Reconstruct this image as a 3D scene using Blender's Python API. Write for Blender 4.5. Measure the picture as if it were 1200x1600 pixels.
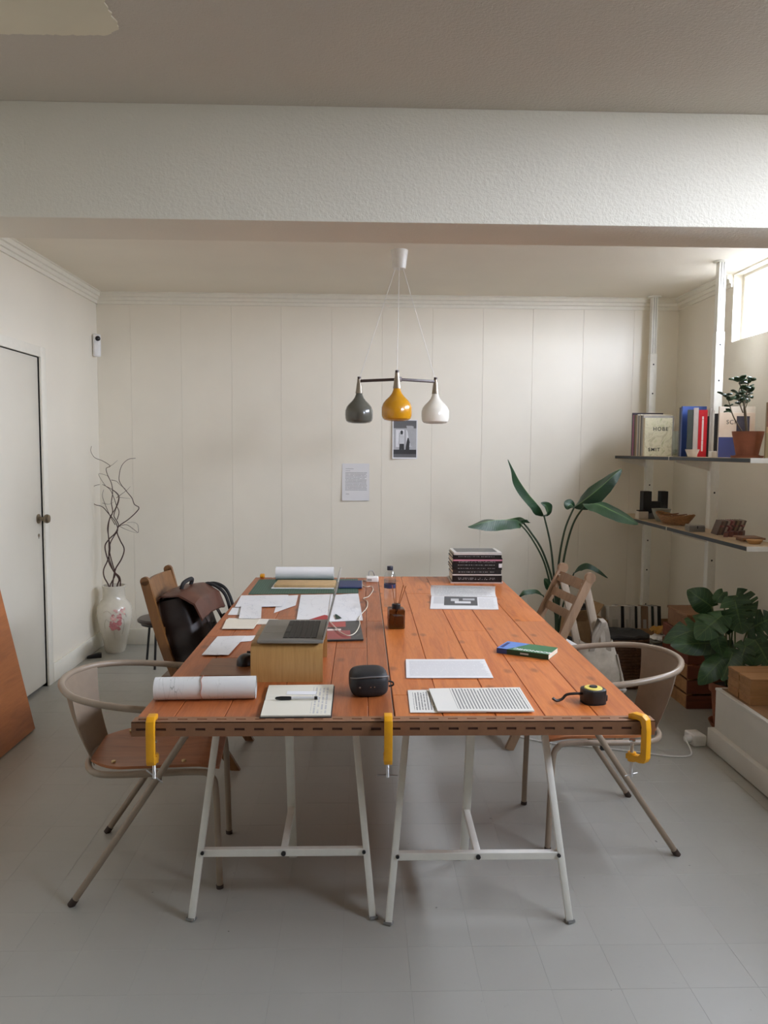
import bpy, bmesh, math, random
from mathutils import Vector, Matrix, noise as mnoise
from math import sin, cos, pi, radians as rad

# ------------------------------------------------------------------ clear
for o in list(bpy.data.objects):
    bpy.data.objects.remove(o)
scene = bpy.context.scene
COL = scene.collection
RNG = random.Random(7)

# ------------------------------------------------------------------ camera
CH, CF, CYAW, CPITCH, CROLL = 1.53, 1225.07, .0276, .0779, .0066
_cy, _sy, _cp, _sp = cos(CYAW), sin(CYAW), cos(CPITCH), sin(CPITCH)
_fw = Vector((_sy * _cp, _cy * _cp, -_sp))
_r0 = Vector((_cy, -_sy, 0)); _u0 = _r0.cross(_fw)
_r = _r0 * cos(CROLL) + _u0 * sin(CROLL)
_u = -_r0 * sin(CROLL) + _u0 * cos(CROLL)
cam_d = bpy.data.cameras.new('camera')
cam = bpy.data.objects.new('camera', cam_d); COL.objects.link(cam)
cam_d.sensor_fit = 'VERTICAL'; cam_d.sensor_height = 36.0; cam_d.sensor_width = 27.0
cam_d.lens = CF / 1600.0 * 36.0
cam_d.clip_start = .05; cam_d.clip_end = 200
m = Matrix((_r, _u, -_fw)).transposed().to_4x4(); m.translation = Vector((0, 0, CH))
cam.matrix_world = m
scene.camera = cam

# ------------------------------------------------------------------ sky, exposure
world = bpy.data.worlds.new('world'); scene.world = world; world.use_nodes = True
bg = world.node_tree.nodes['Background']
# evenly overcast daylight sky, a little brighter overhead
wt = world.node_tree
_tc = wt.nodes.new('ShaderNodeTexCoord'); _sx = wt.nodes.new('ShaderNodeSeparateXYZ'); wt.links.new(_tc.outputs['Generated'], _sx.inputs[0])
_mr = wt.nodes.new('ShaderNodeMapRange'); wt.links.new(_sx.outputs[2], _mr.inputs[0])
_mr.inputs[1].default_value = 0; _mr.inputs[2].default_value = 1; _mr.inputs[3].default_value = .75; _mr.inputs[4].default_value = 1.0
_ml = wt.nodes.new('ShaderNodeMath'); _ml.operation = 'MULTIPLY'; wt.links.new(_mr.outputs[0], _ml.inputs[0]); _ml.inputs[1].default_value = 60.0
wt.links.new(_ml.outputs[0], bg.inputs['Strength'])
bg.inputs['Color'].default_value = (.82, .89, 1.05, 1)
vs = scene.view_settings
vs.view_transform = 'Standard'; vs.look = 'None'; vs.gamma = 1.0; vs.use_curve_mapping = False
vs.exposure = -0.24
scene.cycles.max_bounces = 16
scene.cycles.diffuse_bounces = 10
scene.cycles.transparent_max_bounces = 16

# room measures (metres; camera stands at x=0, y=0)
YB, ZC, XL, XR = 6.12, 2.713, -2.03, 2.45
YF = -8.0                       # wall behind the camera
WT = .11                        # thickness of the right wall
WIN = [(3.32, 5.225, 2.266, 2.703), (.50, 2.70, 2.06, 2.64)]   # y0, y1, sill, head; second one is out of view, sized for its light
for (a, b, WZ0, WZ1) in WIN:              # light portals in the window openings (guide the sky's light, emit nothing)
    ld = bpy.data.lights.new('window_portal', 'AREA'); ld.shape = 'RECTANGLE'
    ld.size = b - a; ld.size_y = WZ1 - WZ0
    try: ld.cycles.is_portal = True
    except Exception: pass
    lo = bpy.data.objects.new('window_portal', ld); COL.objects.link(lo)
    lo.location = (XR + WT + .02, (a + b) / 2, (WZ0 + WZ1) / 2)
    lo.rotation_euler = Matrix(((0, 0, 1), (-1, 0, 0), (0, -1, 0))).to_euler()

# pixel -> point on a plane that the thing touches
def _ray(px, py): return _fw + _r * ((px - 600) / CF) - _u * ((py - 800) / CF)
def onz(px, py, z=0.0):
    d = _ray(px, py); return Vector((0, 0, CH)) + d * ((z - CH) / d.z)
def ony(px, py, y):
    d = _ray(px, py); return Vector((0, 0, CH)) + d * (y / d.y)
def onx(px, py, x):
    d = _ray(px, py); return Vector((0, 0, CH)) + d * (x / d.x)

# ------------------------------------------------------------------ material helpers
MATS = {}
def srgb(r, g, b):
    f = lambda c: ((c / 255.) / 12.92 if c / 255. <= .04045 else (((c / 255.) + .055) / 1.055) ** 2.4)
    return (f(r), f(g), f(b), 1)
class NT:
    def __init__(s, name):
        s.m = bpy.data.materials.new(name); s.m.use_nodes = True
        s.t = s.m.node_tree; s.b = s.t.nodes['Principled BSDF']; s.out = s.t.nodes['Material Output']
    def n(s, typ, **kw):
        nd = s.t.nodes.new(typ)
        for k, v in kw.items(): setattr(nd, k, v)
        return nd
    def l(s, a, b): s.t.links.new(a, b)
    def val(s, sock, v):
        if hasattr(v, 'is_linked') or isinstance(v, bpy.types.NodeSocket): s.l(v, sock)
        else: sock.default_value = v
    def math(s, op, a, b=None, c=None):
        nd = s.n('ShaderNodeMath', operation=op)
        s.val(nd.inputs[0], a)
        if b is not None: s.val(nd.inputs[1], b)
        if c is not None: s.val(nd.inputs[2], c)
        return nd.outputs[0]
    def mix(s, fac, a, b, blend='MIX'):
        nd = s.n('ShaderNodeMix', data_type='RGBA', blend_type=blend)
        s.val(nd.inputs[0], fac); s.val(nd.inputs[6], a); s.val(nd.inputs[7], b)
        return nd.outputs[2]
    def coord(s, which='Object', scale=(1, 1, 1), rnd=False):
        tc = s.n('ShaderNodeTexCoord'); mp = s.n('ShaderNodeMapping')
        mp.inputs['Scale'].default_value = scale
        s.l(tc.outputs[which], mp.inputs['Vector'])
        if rnd:
            oi = s.n('ShaderNodeObjectInfo')
            cx = s.n('ShaderNodeCombineXYZ')
            for i, k in enumerate((37., 61., 17.)):
                s.l(s.math('MULTIPLY', oi.outputs['Random'], k), cx.inputs[i])
            s.l(cx.outputs[0], mp.inputs['Location'])
        return mp.outputs[0]
    def noise(s, vec, scale, detail=4, rough=.55, dist=0):
        nd = s.n('ShaderNodeTexNoise'); s.l(vec, nd.inputs['Vector'])
        nd.inputs['Scale'].default_value = scale; nd.inputs['Detail'].default_value = detail
        nd.inputs['Roughness'].default_value = rough; nd.inputs['Distortion'].default_value = dist
        return nd.outputs[0]
    def ramp(s, fac, stops):
        nd = s.n('ShaderNodeValToRGB'); s.l(fac, nd.inputs[0]); e = nd.color_ramp.elements
        while len(e) < len(stops): e.new(.5)
        for i, (p, c) in enumerate(stops): e[i].position = p; e[i].color = c
        return nd.outputs[0]
    def bump(s, h, strength=.2, dist=.002):
        nd = s.n('ShaderNodeBump'); nd.inputs['Strength'].default_value = strength
        nd.inputs['Distance'].default_value = dist; s.l(h, nd.inputs['Height'])
        s.l(nd.outputs[0], s.b.inputs['Normal'])
def plain(name, col, rough=.5, metal=0, var=.06, scale=30, bump=0, spec=None, sss=0, coat=0, trans=0):
    if name in MATS: return MATS[name]
    k = NT(name); c = col if len(col) == 4 else (*col, 1)
    v = k.coord(rnd=True); nz = k.noise(v, scale, 3)
    lo = tuple(x * (1 - var) for x in c[:3]) + (1,); hi = tuple(min(1, x * (1 + var)) for x in c[:3]) + (1,)
    k.l(k.ramp(nz, [(.3, lo), (.7, hi)]), k.b.inputs['Base Color'])
    k.b.inputs['Roughness'].default_value = rough; k.b.inputs['Metallic'].default_value = metal
    if spec is not None: k.b.inputs['Specular IOR Level'].default_value = spec
    if coat: k.b.inputs['Coat Weight'].default_value = coat
    if bump: k.bump(nz, bump)
    MATS[name] = k.m; return k.m
def wood(name, c1, c2, axis=1, rough=.4, scale=9, knots=True, streak=14, coat=0, rvar=.12):
    if name in MATS: return MATS[name]
    k = NT(name); sc = [streak, streak, streak]; sc[axis] = 1.0
    v = k.coord(scale=tuple(sc), rnd=True)
    g = k.noise(v, scale * .22, 6, .6, 1.2)
    f = k.noise(v, scale * 1.6, 4, .6, .4)
    base = k.ramp(g, [(.25, c1), (.55, c2), (.8, tuple(.75 * a + .25 * b for a, b in zip(c2, c1)))])
    base = k.mix(k.math('MULTIPLY', f, .35), base, tuple(x * .62 for x in c1[:3]) + (1,))
    if knots:
        v2 = k.coord(scale=tuple(2.2 if i != axis else 1.1 for i in range(3)), rnd=True)
        vo = k.n('ShaderNodeTexVoronoi', voronoi_dimensions='2D'); k.l(v2, vo.inputs['Vector']); vo.inputs['Scale'].default_value = 2.4
        kn = k.ramp(vo.outputs['Distance'], [(.035, (1, 1, 1, 1)), (.10, (0, 0, 0, 1))])
        base = k.mix(k.math('MULTIPLY', kn, .55), base, tuple(x * .35 for x in c1[:3]) + (1,))
    oi = k.n('ShaderNodeObjectInfo')
    hs = k.n('ShaderNodeHueSaturation'); k.l(base, hs.inputs['Color'])
    k.l(k.math('ADD', k.math('MULTIPLY', oi.outputs['Random'], rvar * 2), 1 - rvar), hs.inputs['Value'])
    k.l(hs.outputs[0], k.b.inputs['Base Color'])
    k.l(k.math('ADD', k.math('MULTIPLY', f, .15), rough - .07), k.b.inputs['Roughness'])
    if coat: k.b.inputs['Coat Weight'].default_value = coat; k.b.inputs['Coat Roughness'].default_value = .25
    k.bump(f, .12, .001)
    MATS[name] = k.m; return k.m
def stucco(name, col, scale=90, strength=.5, rough=.85):
    if name in MATS: return MATS[name]
    k = NT(name); v = k.coord()
    a = k.noise(v, scale, 3, .6); b = k.noise(v, 1.3, 3)
    c2 = tuple(x * .95 for x in col[:3]) + (1,)
    k.l(k.ramp(b, [(.35, c2), (.7, col)]), k.b.inputs['Base Color'])
    k.b.inputs['Roughness'].default_value = rough
    k.bump(a, strength, .006)
    MATS[name] = k.m; return k.m
def glassy(name, tint=(1, 1, 1, 1), rough=.02, fac_min=.05, dens=.0):
    """thin clear glass or plastic: lets light through, mirrors at grazing angles"""
    if name in MATS: return MATS[name]
    k = NT(name)
    tr = k.n('ShaderNodeBsdfTransparent'); tr.inputs[0].default_value = tint
    gl = k.n('ShaderNodeBsdfGlossy'); gl.inputs['Roughness'].default_value = rough
    lw = k.n('ShaderNodeLayerWeight'); lw.inputs[0].default_value = .5
    mx = k.n('ShaderNodeMixShader'); k.l(k.math('ADD', k.math('MULTIPLY', k.math('POWER', lw.outputs['Facing'], 5.0), .55), fac_min), mx.inputs[0])
    k.l(tr.outputs[0], mx.inputs[1]); k.l(gl.outputs[0], mx.inputs[2])
    k.l(mx.outputs[0], k.out.inputs[0]); MATS[name] = k.m; return k.m
def printed(name, paper, ink, lines=30, swap=False, mu=(.1, .9), mv=(.08, .92), words=26, dens=.42, rough=.7, blocks=None):
    """a sheet of type: rows of word-like marks laid out on the sheet's own UV"""
    if name in MATS: return MATS[name]
    k = NT(name); tc = k.n('ShaderNodeTexCoord'); sp = k.n('ShaderNodeSeparateXYZ')
    k.l(tc.outputs['UV'], sp.inputs[0])
    u, v = sp.outputs[0], sp.outputs[1]
    if swap: u, v = v, u
    row = k.math('MULTIPLY', v, lines); fr = k.math('FRACT', row); fl = k.math('FLOOR', row)
    on = k.math('MULTIPLY', k.math('GREATER_THAN', fr, .28), k.math('LESS_THAN', fr, .74))
    cx = k.n('ShaderNodeCombineXYZ'); k.l(k.math('MULTIPLY', u, words), cx.inputs[0]); k.l(k.math('MULTIPLY', fl, 5.31), cx.inputs[1])
    nz = k.noise(cx.outputs[0], 1.0, 1)
    on = k.math('MULTIPLY', on, k.math('GREATER_THAN', nz, dens))
    # ragged right margin
    cx2 = k.n('ShaderNodeCombineXYZ'); k.l(k.math('MULTIPLY', fl, 3.77), cx2.inputs[0])
    rg = k.math('ADD', k.math('MULTIPLY', k.noise(cx2.outputs[0], 1., 0), .18), mu[1] - .12)
    for s_, (op, t) in ((u, ('GREATER_THAN', mu[0])), (u, ('LESS_THAN', rg)), (v, ('GREATER_THAN', mv[0])), (v, ('LESS_THAN', mv[1]))):
        on = k.math('MULTIPLY', on, k.math(op, s_, t))
    col = k.mix(k.math('MULTIPLY', on, .8), paper, ink)
    for (u0, u1, v0, v1, c) in (blocks or []):
        bm_ = None
        for s_, (op, t) in ((sp.outputs[0], ('GREATER_THAN', u0)), (sp.outputs[0], ('LESS_THAN', u1)), (sp.outputs[1], ('GREATER_THAN', v0)), (sp.outputs[1], ('LESS_THAN', v1))):
            q = k.math(op, s_, t); bm_ = q if bm_ is None else k.math('MULTIPLY', bm_, q)
        col = k.mix(bm_, col, c)
    k.l(col, k.b.inputs['Base Color']); k.b.inputs['Roughness'].default_value = rough
    MATS[name] = k.m; return k.m
def drawn(name, paper, ink, scale=5, amt=.6, tint=None):
    """pencil sketch lines on paper (UV)"""
    if name in MATS: return MATS[name]
    k = NT(name); tc = k.n('ShaderNodeTexCoord'); mp = k.n('ShaderNodeMapping'); k.l(tc.outputs['UV'], mp.inputs[0])
    mp.inputs['Scale'].default_value = (1, 1.4, 1)
    vo = k.n('ShaderNodeTexVoronoi', feature='DISTANCE_TO_EDGE'); vo.inputs['Scale'].default_value = scale
    nz = k.noise(mp.outputs[0], 3, 3)
    mv = k.n('ShaderNodeMix', data_type='VECTOR'); mv.inputs[0].default_value = .15
    k.l(mp.outputs[0], mv.inputs[4])
    nn = k.n('ShaderNodeTexNoise'); k.l(mp.outputs[0], nn.inputs[0]); nn.inputs['Scale'].default_value = 4
    k.l(nn.outputs[1], mv.inputs[5]); k.l(mv.outputs[1], vo.inputs['Vector'])
    ln = k.ramp(vo.outputs[0], [(.012, (1, 1, 1, 1)), (.03, (0, 0, 0, 1))])
    msk = k.ramp(nz, [(.45, (0, 0, 0, 1)), (.58, (1, 1, 1, 1))])
    f = k.math('MULTIPLY', k.math('MULTIPLY', ln, msk), amt)
    fine = k.ramp(k.noise(mp.outputs[0], 60, 2), [(.6, (0, 0, 0, 1)), (.7, (1, 1, 1, 1))])
    f = k.math('MAXIMUM', f, k.math('MULTIPLY', k.math('MULTIPLY', fine, msk), amt * .5))
    col = k.mix(f, paper, ink)
    k.l(col, k.b.inputs['Base Color']); k.b.inputs['Roughness'].default_value = .75
    MATS[name] = k.m; return k.m

# ------------------------------------------------------------------ mesh helpers
class MB:
    def __init__(s): s.bm = bmesh.new(); s.uv = s.bm.loops.layers.uv.new('UVMap')
    def _merge(s, b, M=None):
        if M is not None: bmesh.ops.transform(b, matrix=M, verts=b.verts)
        me = bpy.data.meshes.new('tmp'); b.to_mesh(me); b.free(); s.bm.from_mesh(me); bpy.data.meshes.remove(me); return s
    def box(s, x0, x1, y0, y1, z0, z1, bev=0, seg=2, M=None):
        b = bmesh.new(); bmesh.ops.create_cube(b, size=1)
        for v in b.verts:
            v.co = Vector((x0 + (v.co.x + .5) * (x1 - x0), y0 + (v.co.y + .5) * (y1 - y0), z0 + (v.co.z + .5) * (z1 - z0)))
        if bev: bmesh.ops.bevel(b, geom=list(b.edges), offset=bev, segments=seg, profile=.5, affect='EDGES')
        return s._merge(b, M)
    def beam(s, p, q, w, h, bev=0, up=(0, 0, 1)):
        """a bar of section w x h from p to q"""
        p, q = Vector(p), Vector(q); d = q - p; L = d.length; z = d.normalized(); up = Vector(up)
        x = z.cross(up)
        if x.length < 1e-4: x = z.cross(Vector((0, 1, 0)))
        x.normalize(); y = x.cross(z)
        M = Matrix((x, y, z)).transposed().to_4x4(); M.translation = p
        return s.box(-w / 2, w / 2, -h / 2, h / 2, 0, L, bev, 2, M)
    def tube(s, pts, r, seg=12, closed=False, cap=True):
        pts = [Vector(p) for p in pts]; n = len(pts)
        rr = r if isinstance(r, (list, tuple)) else [r] * n
        rings = []; prev = None
        for i, p in enumerate(pts):
            if closed: t = pts[(i + 1) % n] - pts[i - 1]
            else: t = pts[min(i + 1, n - 1)] - pts[max(i - 1, 0)]
            t.normalize()
            if prev is None:
                a = t.orthogonal().normalized()
            else:
                a = prev - t * prev.dot(t)
                a = a.normalized() if a.length > 1e-6 else t.orthogonal().normalized()
            prev = a; b = t.cross(a)
            rings.append([s.bm.verts.new(p + (a * cos(2 * pi * j / seg) + b * sin(2 * pi * j / seg)) * rr[i]) for j in range(seg)])
        m_ = n if closed else n - 1
        for i in range(m_):
            A, B = rings[i], rings[(i + 1) % n]
            off = 0
            if closed and i == n - 1:
                off = min(range(seg), key=lambda o: (B[o].co - A[0].co).length)
            for j in range(seg):
                s.bm.faces.new((A[j], A[(j + 1) % seg], B[(j + 1 + off) % seg], B[(j + off) % seg]))
        if cap and not closed:
            s.bm.faces.new(list(reversed(rings[0]))); s.bm.faces.new(rings[-1])
        return s
    def lathe(s, prof, seg=32, c=(0, 0, 0), cap=True, M=None):
        """prof: list of (radius, z) from bottom to top"""
        b = bmesh.new(); rings = []
        for (r, z) in prof:
            if r < 1e-6: rings.append([b.verts.new((c[0], c[1], c[2] + z))])
            else: rings.append([b.verts.new((c[0] + r * cos(2 * pi * j / seg), c[1] + r * sin(2 * pi * j / seg), c[2] + z)) for j in range(seg)])
        for A, B in zip(rings, rings[1:]):
            for j in range(seg):
                k = (j + 1) % seg
                if len(A) == 1 and len(B) == 1: continue
                if len(A) == 1: b.faces.new((A[0], B[k], B[j]))
                elif len(B) == 1: b.faces.new((A[j], A[k], B[0]))
                else: b.faces.new((A[j], A[k], B[k], B[j]))
        if cap:
            if len(rings[0]) > 1: b.faces.new(list(reversed(rings[0])))
            if len(rings[-1]) > 1: b.faces.new(rings[-1])
        return s._merge(b, M)
    def cyl(s, p, q, r, seg=16): return s.tube([p, q], r, seg)
    def prism(s, poly, z0, z1, M=None, bev=0):
        b = bmesh.new(); lo = [b.verts.new((x, y, z0)) for x, y in poly]; hi = [b.verts.new((x, y, z1)) for x, y in poly]
        n = len(poly); b.faces.new(list(reversed(lo))); b.faces.new(hi)
        for i in range(n): b.faces.new((lo[i], lo[(i + 1) % n], hi[(i + 1) % n], hi[i]))
        bmesh.ops.recalc_face_normals(b, faces=b.faces)
        if bev: bmesh.ops.bevel(b, geom=list(b.edges), offset=bev, segments=2, profile=.5, affect='EDGES')
        return s._merge(b, M)
    def grid(s, fn, nu, nv, thick=0):
        """surface fn(u,v)->point; uv map kept; optional thickness along -normal(ish -z)"""
        V = [[s.bm.verts.new(fn(i / nu, j / nv)) for j in range(nv + 1)] for i in range(nu + 1)]
        for i in range(nu):
            for j in range(nv):
                f = s.bm.faces.new((V[i][j], V[i + 1][j], V[i + 1][j + 1], V[i][j + 1]))
                for lp, (a, b) in zip(f.loops, ((i, j), (i + 1, j), (i + 1, j + 1), (i, j + 1))): lp[s.uv].uv = (a / nu, b / nv)
        if thick:
            off = thick if isinstance(thick, Vector) else Vector((0, 0, -thick))
            W = [[s.bm.verts.new(v.co + off) for v in r] for r in V]
            for i in range(nu):
                for j in range(nv):
                    f = s.bm.faces.new((W[i][j], W[i][j + 1], W[i + 1][j + 1], W[i + 1][j]))
                    for lp in f.loops: lp[s.uv].uv = (-1, -1)
            E_ = [(V[i][0], V[i + 1][0], W[i + 1][0], W[i][0]) for i in range(nu)] + [(V[i + 1][nv], V[i][nv], W[i][nv], W[i + 1][nv]) for i in range(nu)]
            E_ += [(V[0][j + 1], V[0][j], W[0][j], W[0][j + 1]) for j in range(nv)] + [(V[nu][j], V[nu][j + 1], W[nu][j + 1], W[nu][j]) for j in range(nv)]
            for q in E_:
                f = s.bm.faces.new(tuple(reversed(q)))
                for lp in f.loops: lp[s.uv].uv = (-1, -1)
        return s
    def mesh(s, name, mat, smooth=35):
        me = bpy.data.meshes.new(name)
        bmesh.ops.recalc_face_normals(s.bm, faces=s.bm.faces)
        s.bm.to_mesh(me); s.bm.free()
        if smooth:
            for p in me.polygons: p.use_smooth = True
            me.set_sharp_from_angle(angle=rad(smooth))
        if mat: me.materials.append(mat)
        return me
    def build(s, name, mat, parent=None, smooth=35):
        o = bpy.data.objects.new(name, s.mesh(name, mat, smooth)); COL.objects.link(o)
        if parent: o.parent = parent
        return o
def cr(pts, n=8, closed=False):
    """Catmull-Rom smoothing"""
    P = [Vector(p) for p in pts]; out = []; N = len(P)
    g = (lambda i: P[i % N]) if closed else (lambda i: P[max(0, min(N - 1, i))])
    for i in range(N if closed else N - 1):
        a, b, c, d = g(i - 1), g(i), g(i + 1), g(i + 2)
        for k in range(n):
            t = k / n
            out.append(.5 * ((2 * b) + (c - a) * t + (2 * a - 5 * b + 4 * c - d) * t * t + (3 * b - a - 3 * c + d) * t ** 3))
    if not closed: out.append(P[-1].copy())
    return out
def tag(o, label=None, cat=None, group=None, kind=None):
    if label: o['label'] = label
    if cat: o['category'] = cat
    if group: o['group'] = group
    if kind: o['kind'] = kind
    return o
def thing(name, label, cat, loc=(0, 0, 0), rz=0, group=None):
    o = bpy.data.objects.new(name, None); COL.objects.link(o); o.empty_display_size = .05
    o.location = loc; o.rotation_euler = (0, 0, rz); return tag(o, label, cat, group)
def struct(name, mb, mat, parent=None, smooth=35):
    o = mb.build(name, mat, parent, smooth)
    if not parent: o['kind'] = 'structure'
    return o
def inst(me, name, parent, M=None):
    o = bpy.data.objects.new(name, me); COL.objects.link(o); o.parent = parent
    if M is not None: o.matrix_local = M
    return o
def dup(root, loc, rz, label, group=None):
    r_ = root.copy(); COL.objects.link(r_); r_.location = loc; r_.rotation_euler = (0, 0, rz); r_['label'] = label
    if group: r_['group'] = group
    for ch in list(root.children):
        c_ = ch.copy(); COL.objects.link(c_); c_.parent = r_
        for g_ in list(ch.children):
            d_ = g_.copy(); COL.objects.link(d_); d_.parent = c_
    return r_
def letters(body, size, mat, parent, M, name='lettering', extrude=.0004, align='CENTER', spacing=1.0, bold=0):
    cu = bpy.data.curves.new('t', 'FONT'); cu.body = body; cu.size = size; cu.extrude = extrude
    cu.align_x = align; cu.align_y = 'CENTER'; cu.space_character = spacing; cu.offset = bold
    ob = bpy.data.objects.new('t', cu); COL.objects.link(ob)
    me = bpy.data.meshes.new_from_object(ob, depsgraph=bpy.context.evaluated_depsgraph_get())
    bpy.data.objects.remove(ob); bpy.data.curves.remove(cu); me.name = name
    me.materials.clear(); me.materials.append(mat)
    o = bpy.data.objects.new(name, me); COL.objects.link(o)
    if parent: o.parent = parent
    o.matrix_local = M; return o
def frame(x, y, z, o):
    M = Matrix((Vector(x), Vector(y), Vector(z))).transposed().to_4x4(); M.translation = Vector(o); return M

# ------------------------------------------------------------------ shared materials
WHITE_WALL = stucco('wall_paint', (.825, .776, .665, 1), 60, .10, .55)
PANEL = plain('wall_panel_paint', (.835, .786, .675), .38, var=.02, scale=3)
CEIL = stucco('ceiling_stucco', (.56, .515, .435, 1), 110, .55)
CEILF = stucco('ceiling_smooth', (.86, .81, .70, 1), 120, .25)  # near coat darkened and this one lightened to carry their difference in light
BEAMM = stucco('beam_stucco', (.80, .76, .65, 1), 90, .4)
TRIM = plain('trim_paint', (.82, .79, .69), .45, var=.02)
WHITE_METAL = plain('white_metal', (.78, .77, .70), .35, var=.03)
BLACK = plain('black_plastic', (.012, .012, .013), .4)
BLACKM = plain('black_matt', (.016, .015, .015), .75, var=.2)
PAPER = plain('white_paper', (.80, .80, .80), .8, var=.02, scale=8)
CREAMP = plain('cream_paper', (.76, .70, .58), .8, var=.03)
CHROME = plain('steel', (.62, .62, .63), .28, 1.0, var=.05)
BRASS = plain('brass', (.72, .56, .30), .35, 1.0)
# ================================================================== SETTING
# ---- floor
k = NT('floor_paint')
v = k.coord(rnd=True, which='Object'); tcg = k.n('ShaderNodeNewGeometry')
n1 = k.noise(tcg.outputs['Position'], 1.1, 4); n2 = k.noise(tcg.outputs['Position'], 26, 5, .7)
oi = k.n('ShaderNodeObjectInfo')
base = k.ramp(n1, [(.3, (.352, .348, .312, 1)), (.7, (.40, .396, .357, 1))])
hs = k.n('ShaderNodeHueSaturation'); k.l(base, hs.inputs['Color'])
k.l(k.math('ADD', k.math('MULTIPLY', oi.outputs['Random'], .024), .988), hs.inputs['Value'])
sc = k.ramp(n2, [(.64, (0, 0, 0, 1)), (.72, (1, 1, 1, 1))])
sp = k.ramp(k.noise(tcg.outputs['Position'], 34, 1), [(.80, (0, 0, 0, 1)), (.82, (1, 1, 1, 1))])
c_ = k.mix(k.math('MULTIPLY', sc, .16), hs.outputs[0], (.20, .19, .17, 1))
c_ = k.mix(k.math('MULTIPLY', sp, .7), c_, (.06, .055, .05, 1))
k.l(c_, k.b.inputs['Base Color'])
k.l(k.math('ADD', k.math('MULTIPLY', n2, .22), .26), k.b.inputs['Roughness'])
k.bump(k.noise(tcg.outputs['Position'], 9, 3), .10, .004)
FLOORM = k.m
GROUT = plain('floor_joint', (.355, .35, .318), .5)
floor = struct('floor', MB().box(XL - .2, XR + WT, YF - .2, YB + .2, -.12, -.0006), GROUT)
TS = .2
tm = MB().box(-TS / 2 + .00028, TS / 2 - .00028, -TS / 2 + .00028, TS / 2 - .00028, -.006, 0, .0005, 1).mesh('tile', FLOORM)
cells = []
nx = int(math.ceil((XR - XL) / TS)); x_off = -1.055 - TS * 5
j = 0; y = 6.11 - TS / 2
while y > YF:
    i = 0; x = x_off + TS / 2
    while x < XR:
        if x - TS / 2 > XL - .17 : cells.append((x, y))
        x += TS
    y -= TS
def vis(c):
    d = Vector((c[0], c[1], 0)) - Vector((0, 0, CH)); z = d.dot(_fw)
    if z < .3: return None
    px, py = 600 + CF * d.dot(_r) / z, 800 - CF * d.dot(_u) / z
    return z if (-40 < px < 1240 and py < 1670) else None
seen = sorted([(vis(c), c) for c in cells if vis(c)])
near = [c for _, c in seen[:296]]
ns = set(near)
tr = random.Random(3)
for c in near:
    o = inst(tm, 'tile', floor); o.location = (c[0], c[1], tr.uniform(-.0004, .0001)); o.rotation_euler = (tr.uniform(-.0004, .0004), tr.uniform(-.0004, .0004), 0)
rest = MB()
for c in cells:
    if c not in ns:
        h = TS / 2 - .0007; z = tr.uniform(-.0004, .0)
        vv = [rest.bm.verts.new((c[0] + a * h, c[1] + b * h, zz)) for zz in (-.006, z) for a, b in ((-1, -1), (1, -1), (1, 1), (-1, 1))]
        rest.bm.faces.new(vv[4:8])
        for q in range(4): rest.bm.faces.new((vv[q], vv[(q + 1) % 4], vv[4 + (q + 1) % 4], vv[4 + q]))
tag(rest.build('tile_field', FLOORM, floor, 0), kind='stuff')

# ---- walls
wl = struct('wall_left', MB().box(XL - .2, XL, YF, 4.13, 0, ZC).box(XL - .2, XL, 5.02, YB + .2, 0, ZC).box(XL - .2, XL, 4.13, 5.02, 2.10, ZC).box(XL - .2, XL - .12, 4.13, 5.02, 0, 2.1), WHITE_WALL)
wb = struct('wall_back', MB().box(XL, XR + WT, YB + .008, YB + .2, 0, ZC), WHITE_WALL)
joints = [XL, -1.776, -1.393, -1.009, -.629, -.242, .146, .535, .926, 1.312, 1.706, 2.1, XR]
for a, b in zip(joints, joints[1:]):
    MB().box(a + .0005, b - .0005, YB, YB + .02, .002, ZC - .002, .0008, 1).build('panel', PANEL, wb)
mbw = MB(); ed = YF
for (a, b, z0, z1) in sorted(WIN):
    mbw.box(XR, XR + WT, ed, a, 0, ZC); mbw.box(XR, XR + WT, a, b, 0, z0); mbw.box(XR, XR + WT, a, b, z1, ZC); ed = b
mbw.box(XR, XR + WT, ed, YB + .2, 0, ZC)
wr = struct('wall_right', mbw, WHITE_WALL)
wf = struct('wall_front', MB().box(XL - .2, XR + WT, YF - .2, YF, 0, ZC), WHITE_WALL)
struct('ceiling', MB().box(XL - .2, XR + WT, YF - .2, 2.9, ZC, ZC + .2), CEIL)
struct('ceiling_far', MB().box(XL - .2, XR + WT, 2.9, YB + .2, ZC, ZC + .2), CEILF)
bmb = MB()
bmb.grid(lambda u, v: Vector((XL + u * (XR - XL), 2.807, ZC - v * (ZC - 2.3245))), 1, 1)
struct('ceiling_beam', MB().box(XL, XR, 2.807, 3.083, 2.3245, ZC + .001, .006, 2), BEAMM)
# smooth patch left in the ceiling coat
pp = []
pr = random.Random(11)
C = [onz(-260, 52, ZC), onz(175, 52, ZC), onz(190, 38, ZC), onz(180, -190, ZC), onz(-260, -190, ZC)]
C = [Vector((-1.55, 2.377, 0)), Vector((-.735, 2.362, 0)), Vector((-.69, 2.33, 0)), Vector((-.675, 1.6, 0)), Vector((-1.55, 1.6, 0))]
for a, b in zip(C, C[1:] + C[:1]):
    n_ = max(2, int((b - a).length / .012))
    for i in range(n_):
        q = a.lerp(b, i / n_); pp.append((q.x + pr.uniform(-.004, .004), q.y + pr.uniform(-.004, .004)))
struct('ceiling_patch', MB().prism(pp, ZC - .004, ZC + .001), plain('bare_plaster', (.70, .655, .50), .6, var=.03, scale=4))
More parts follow.
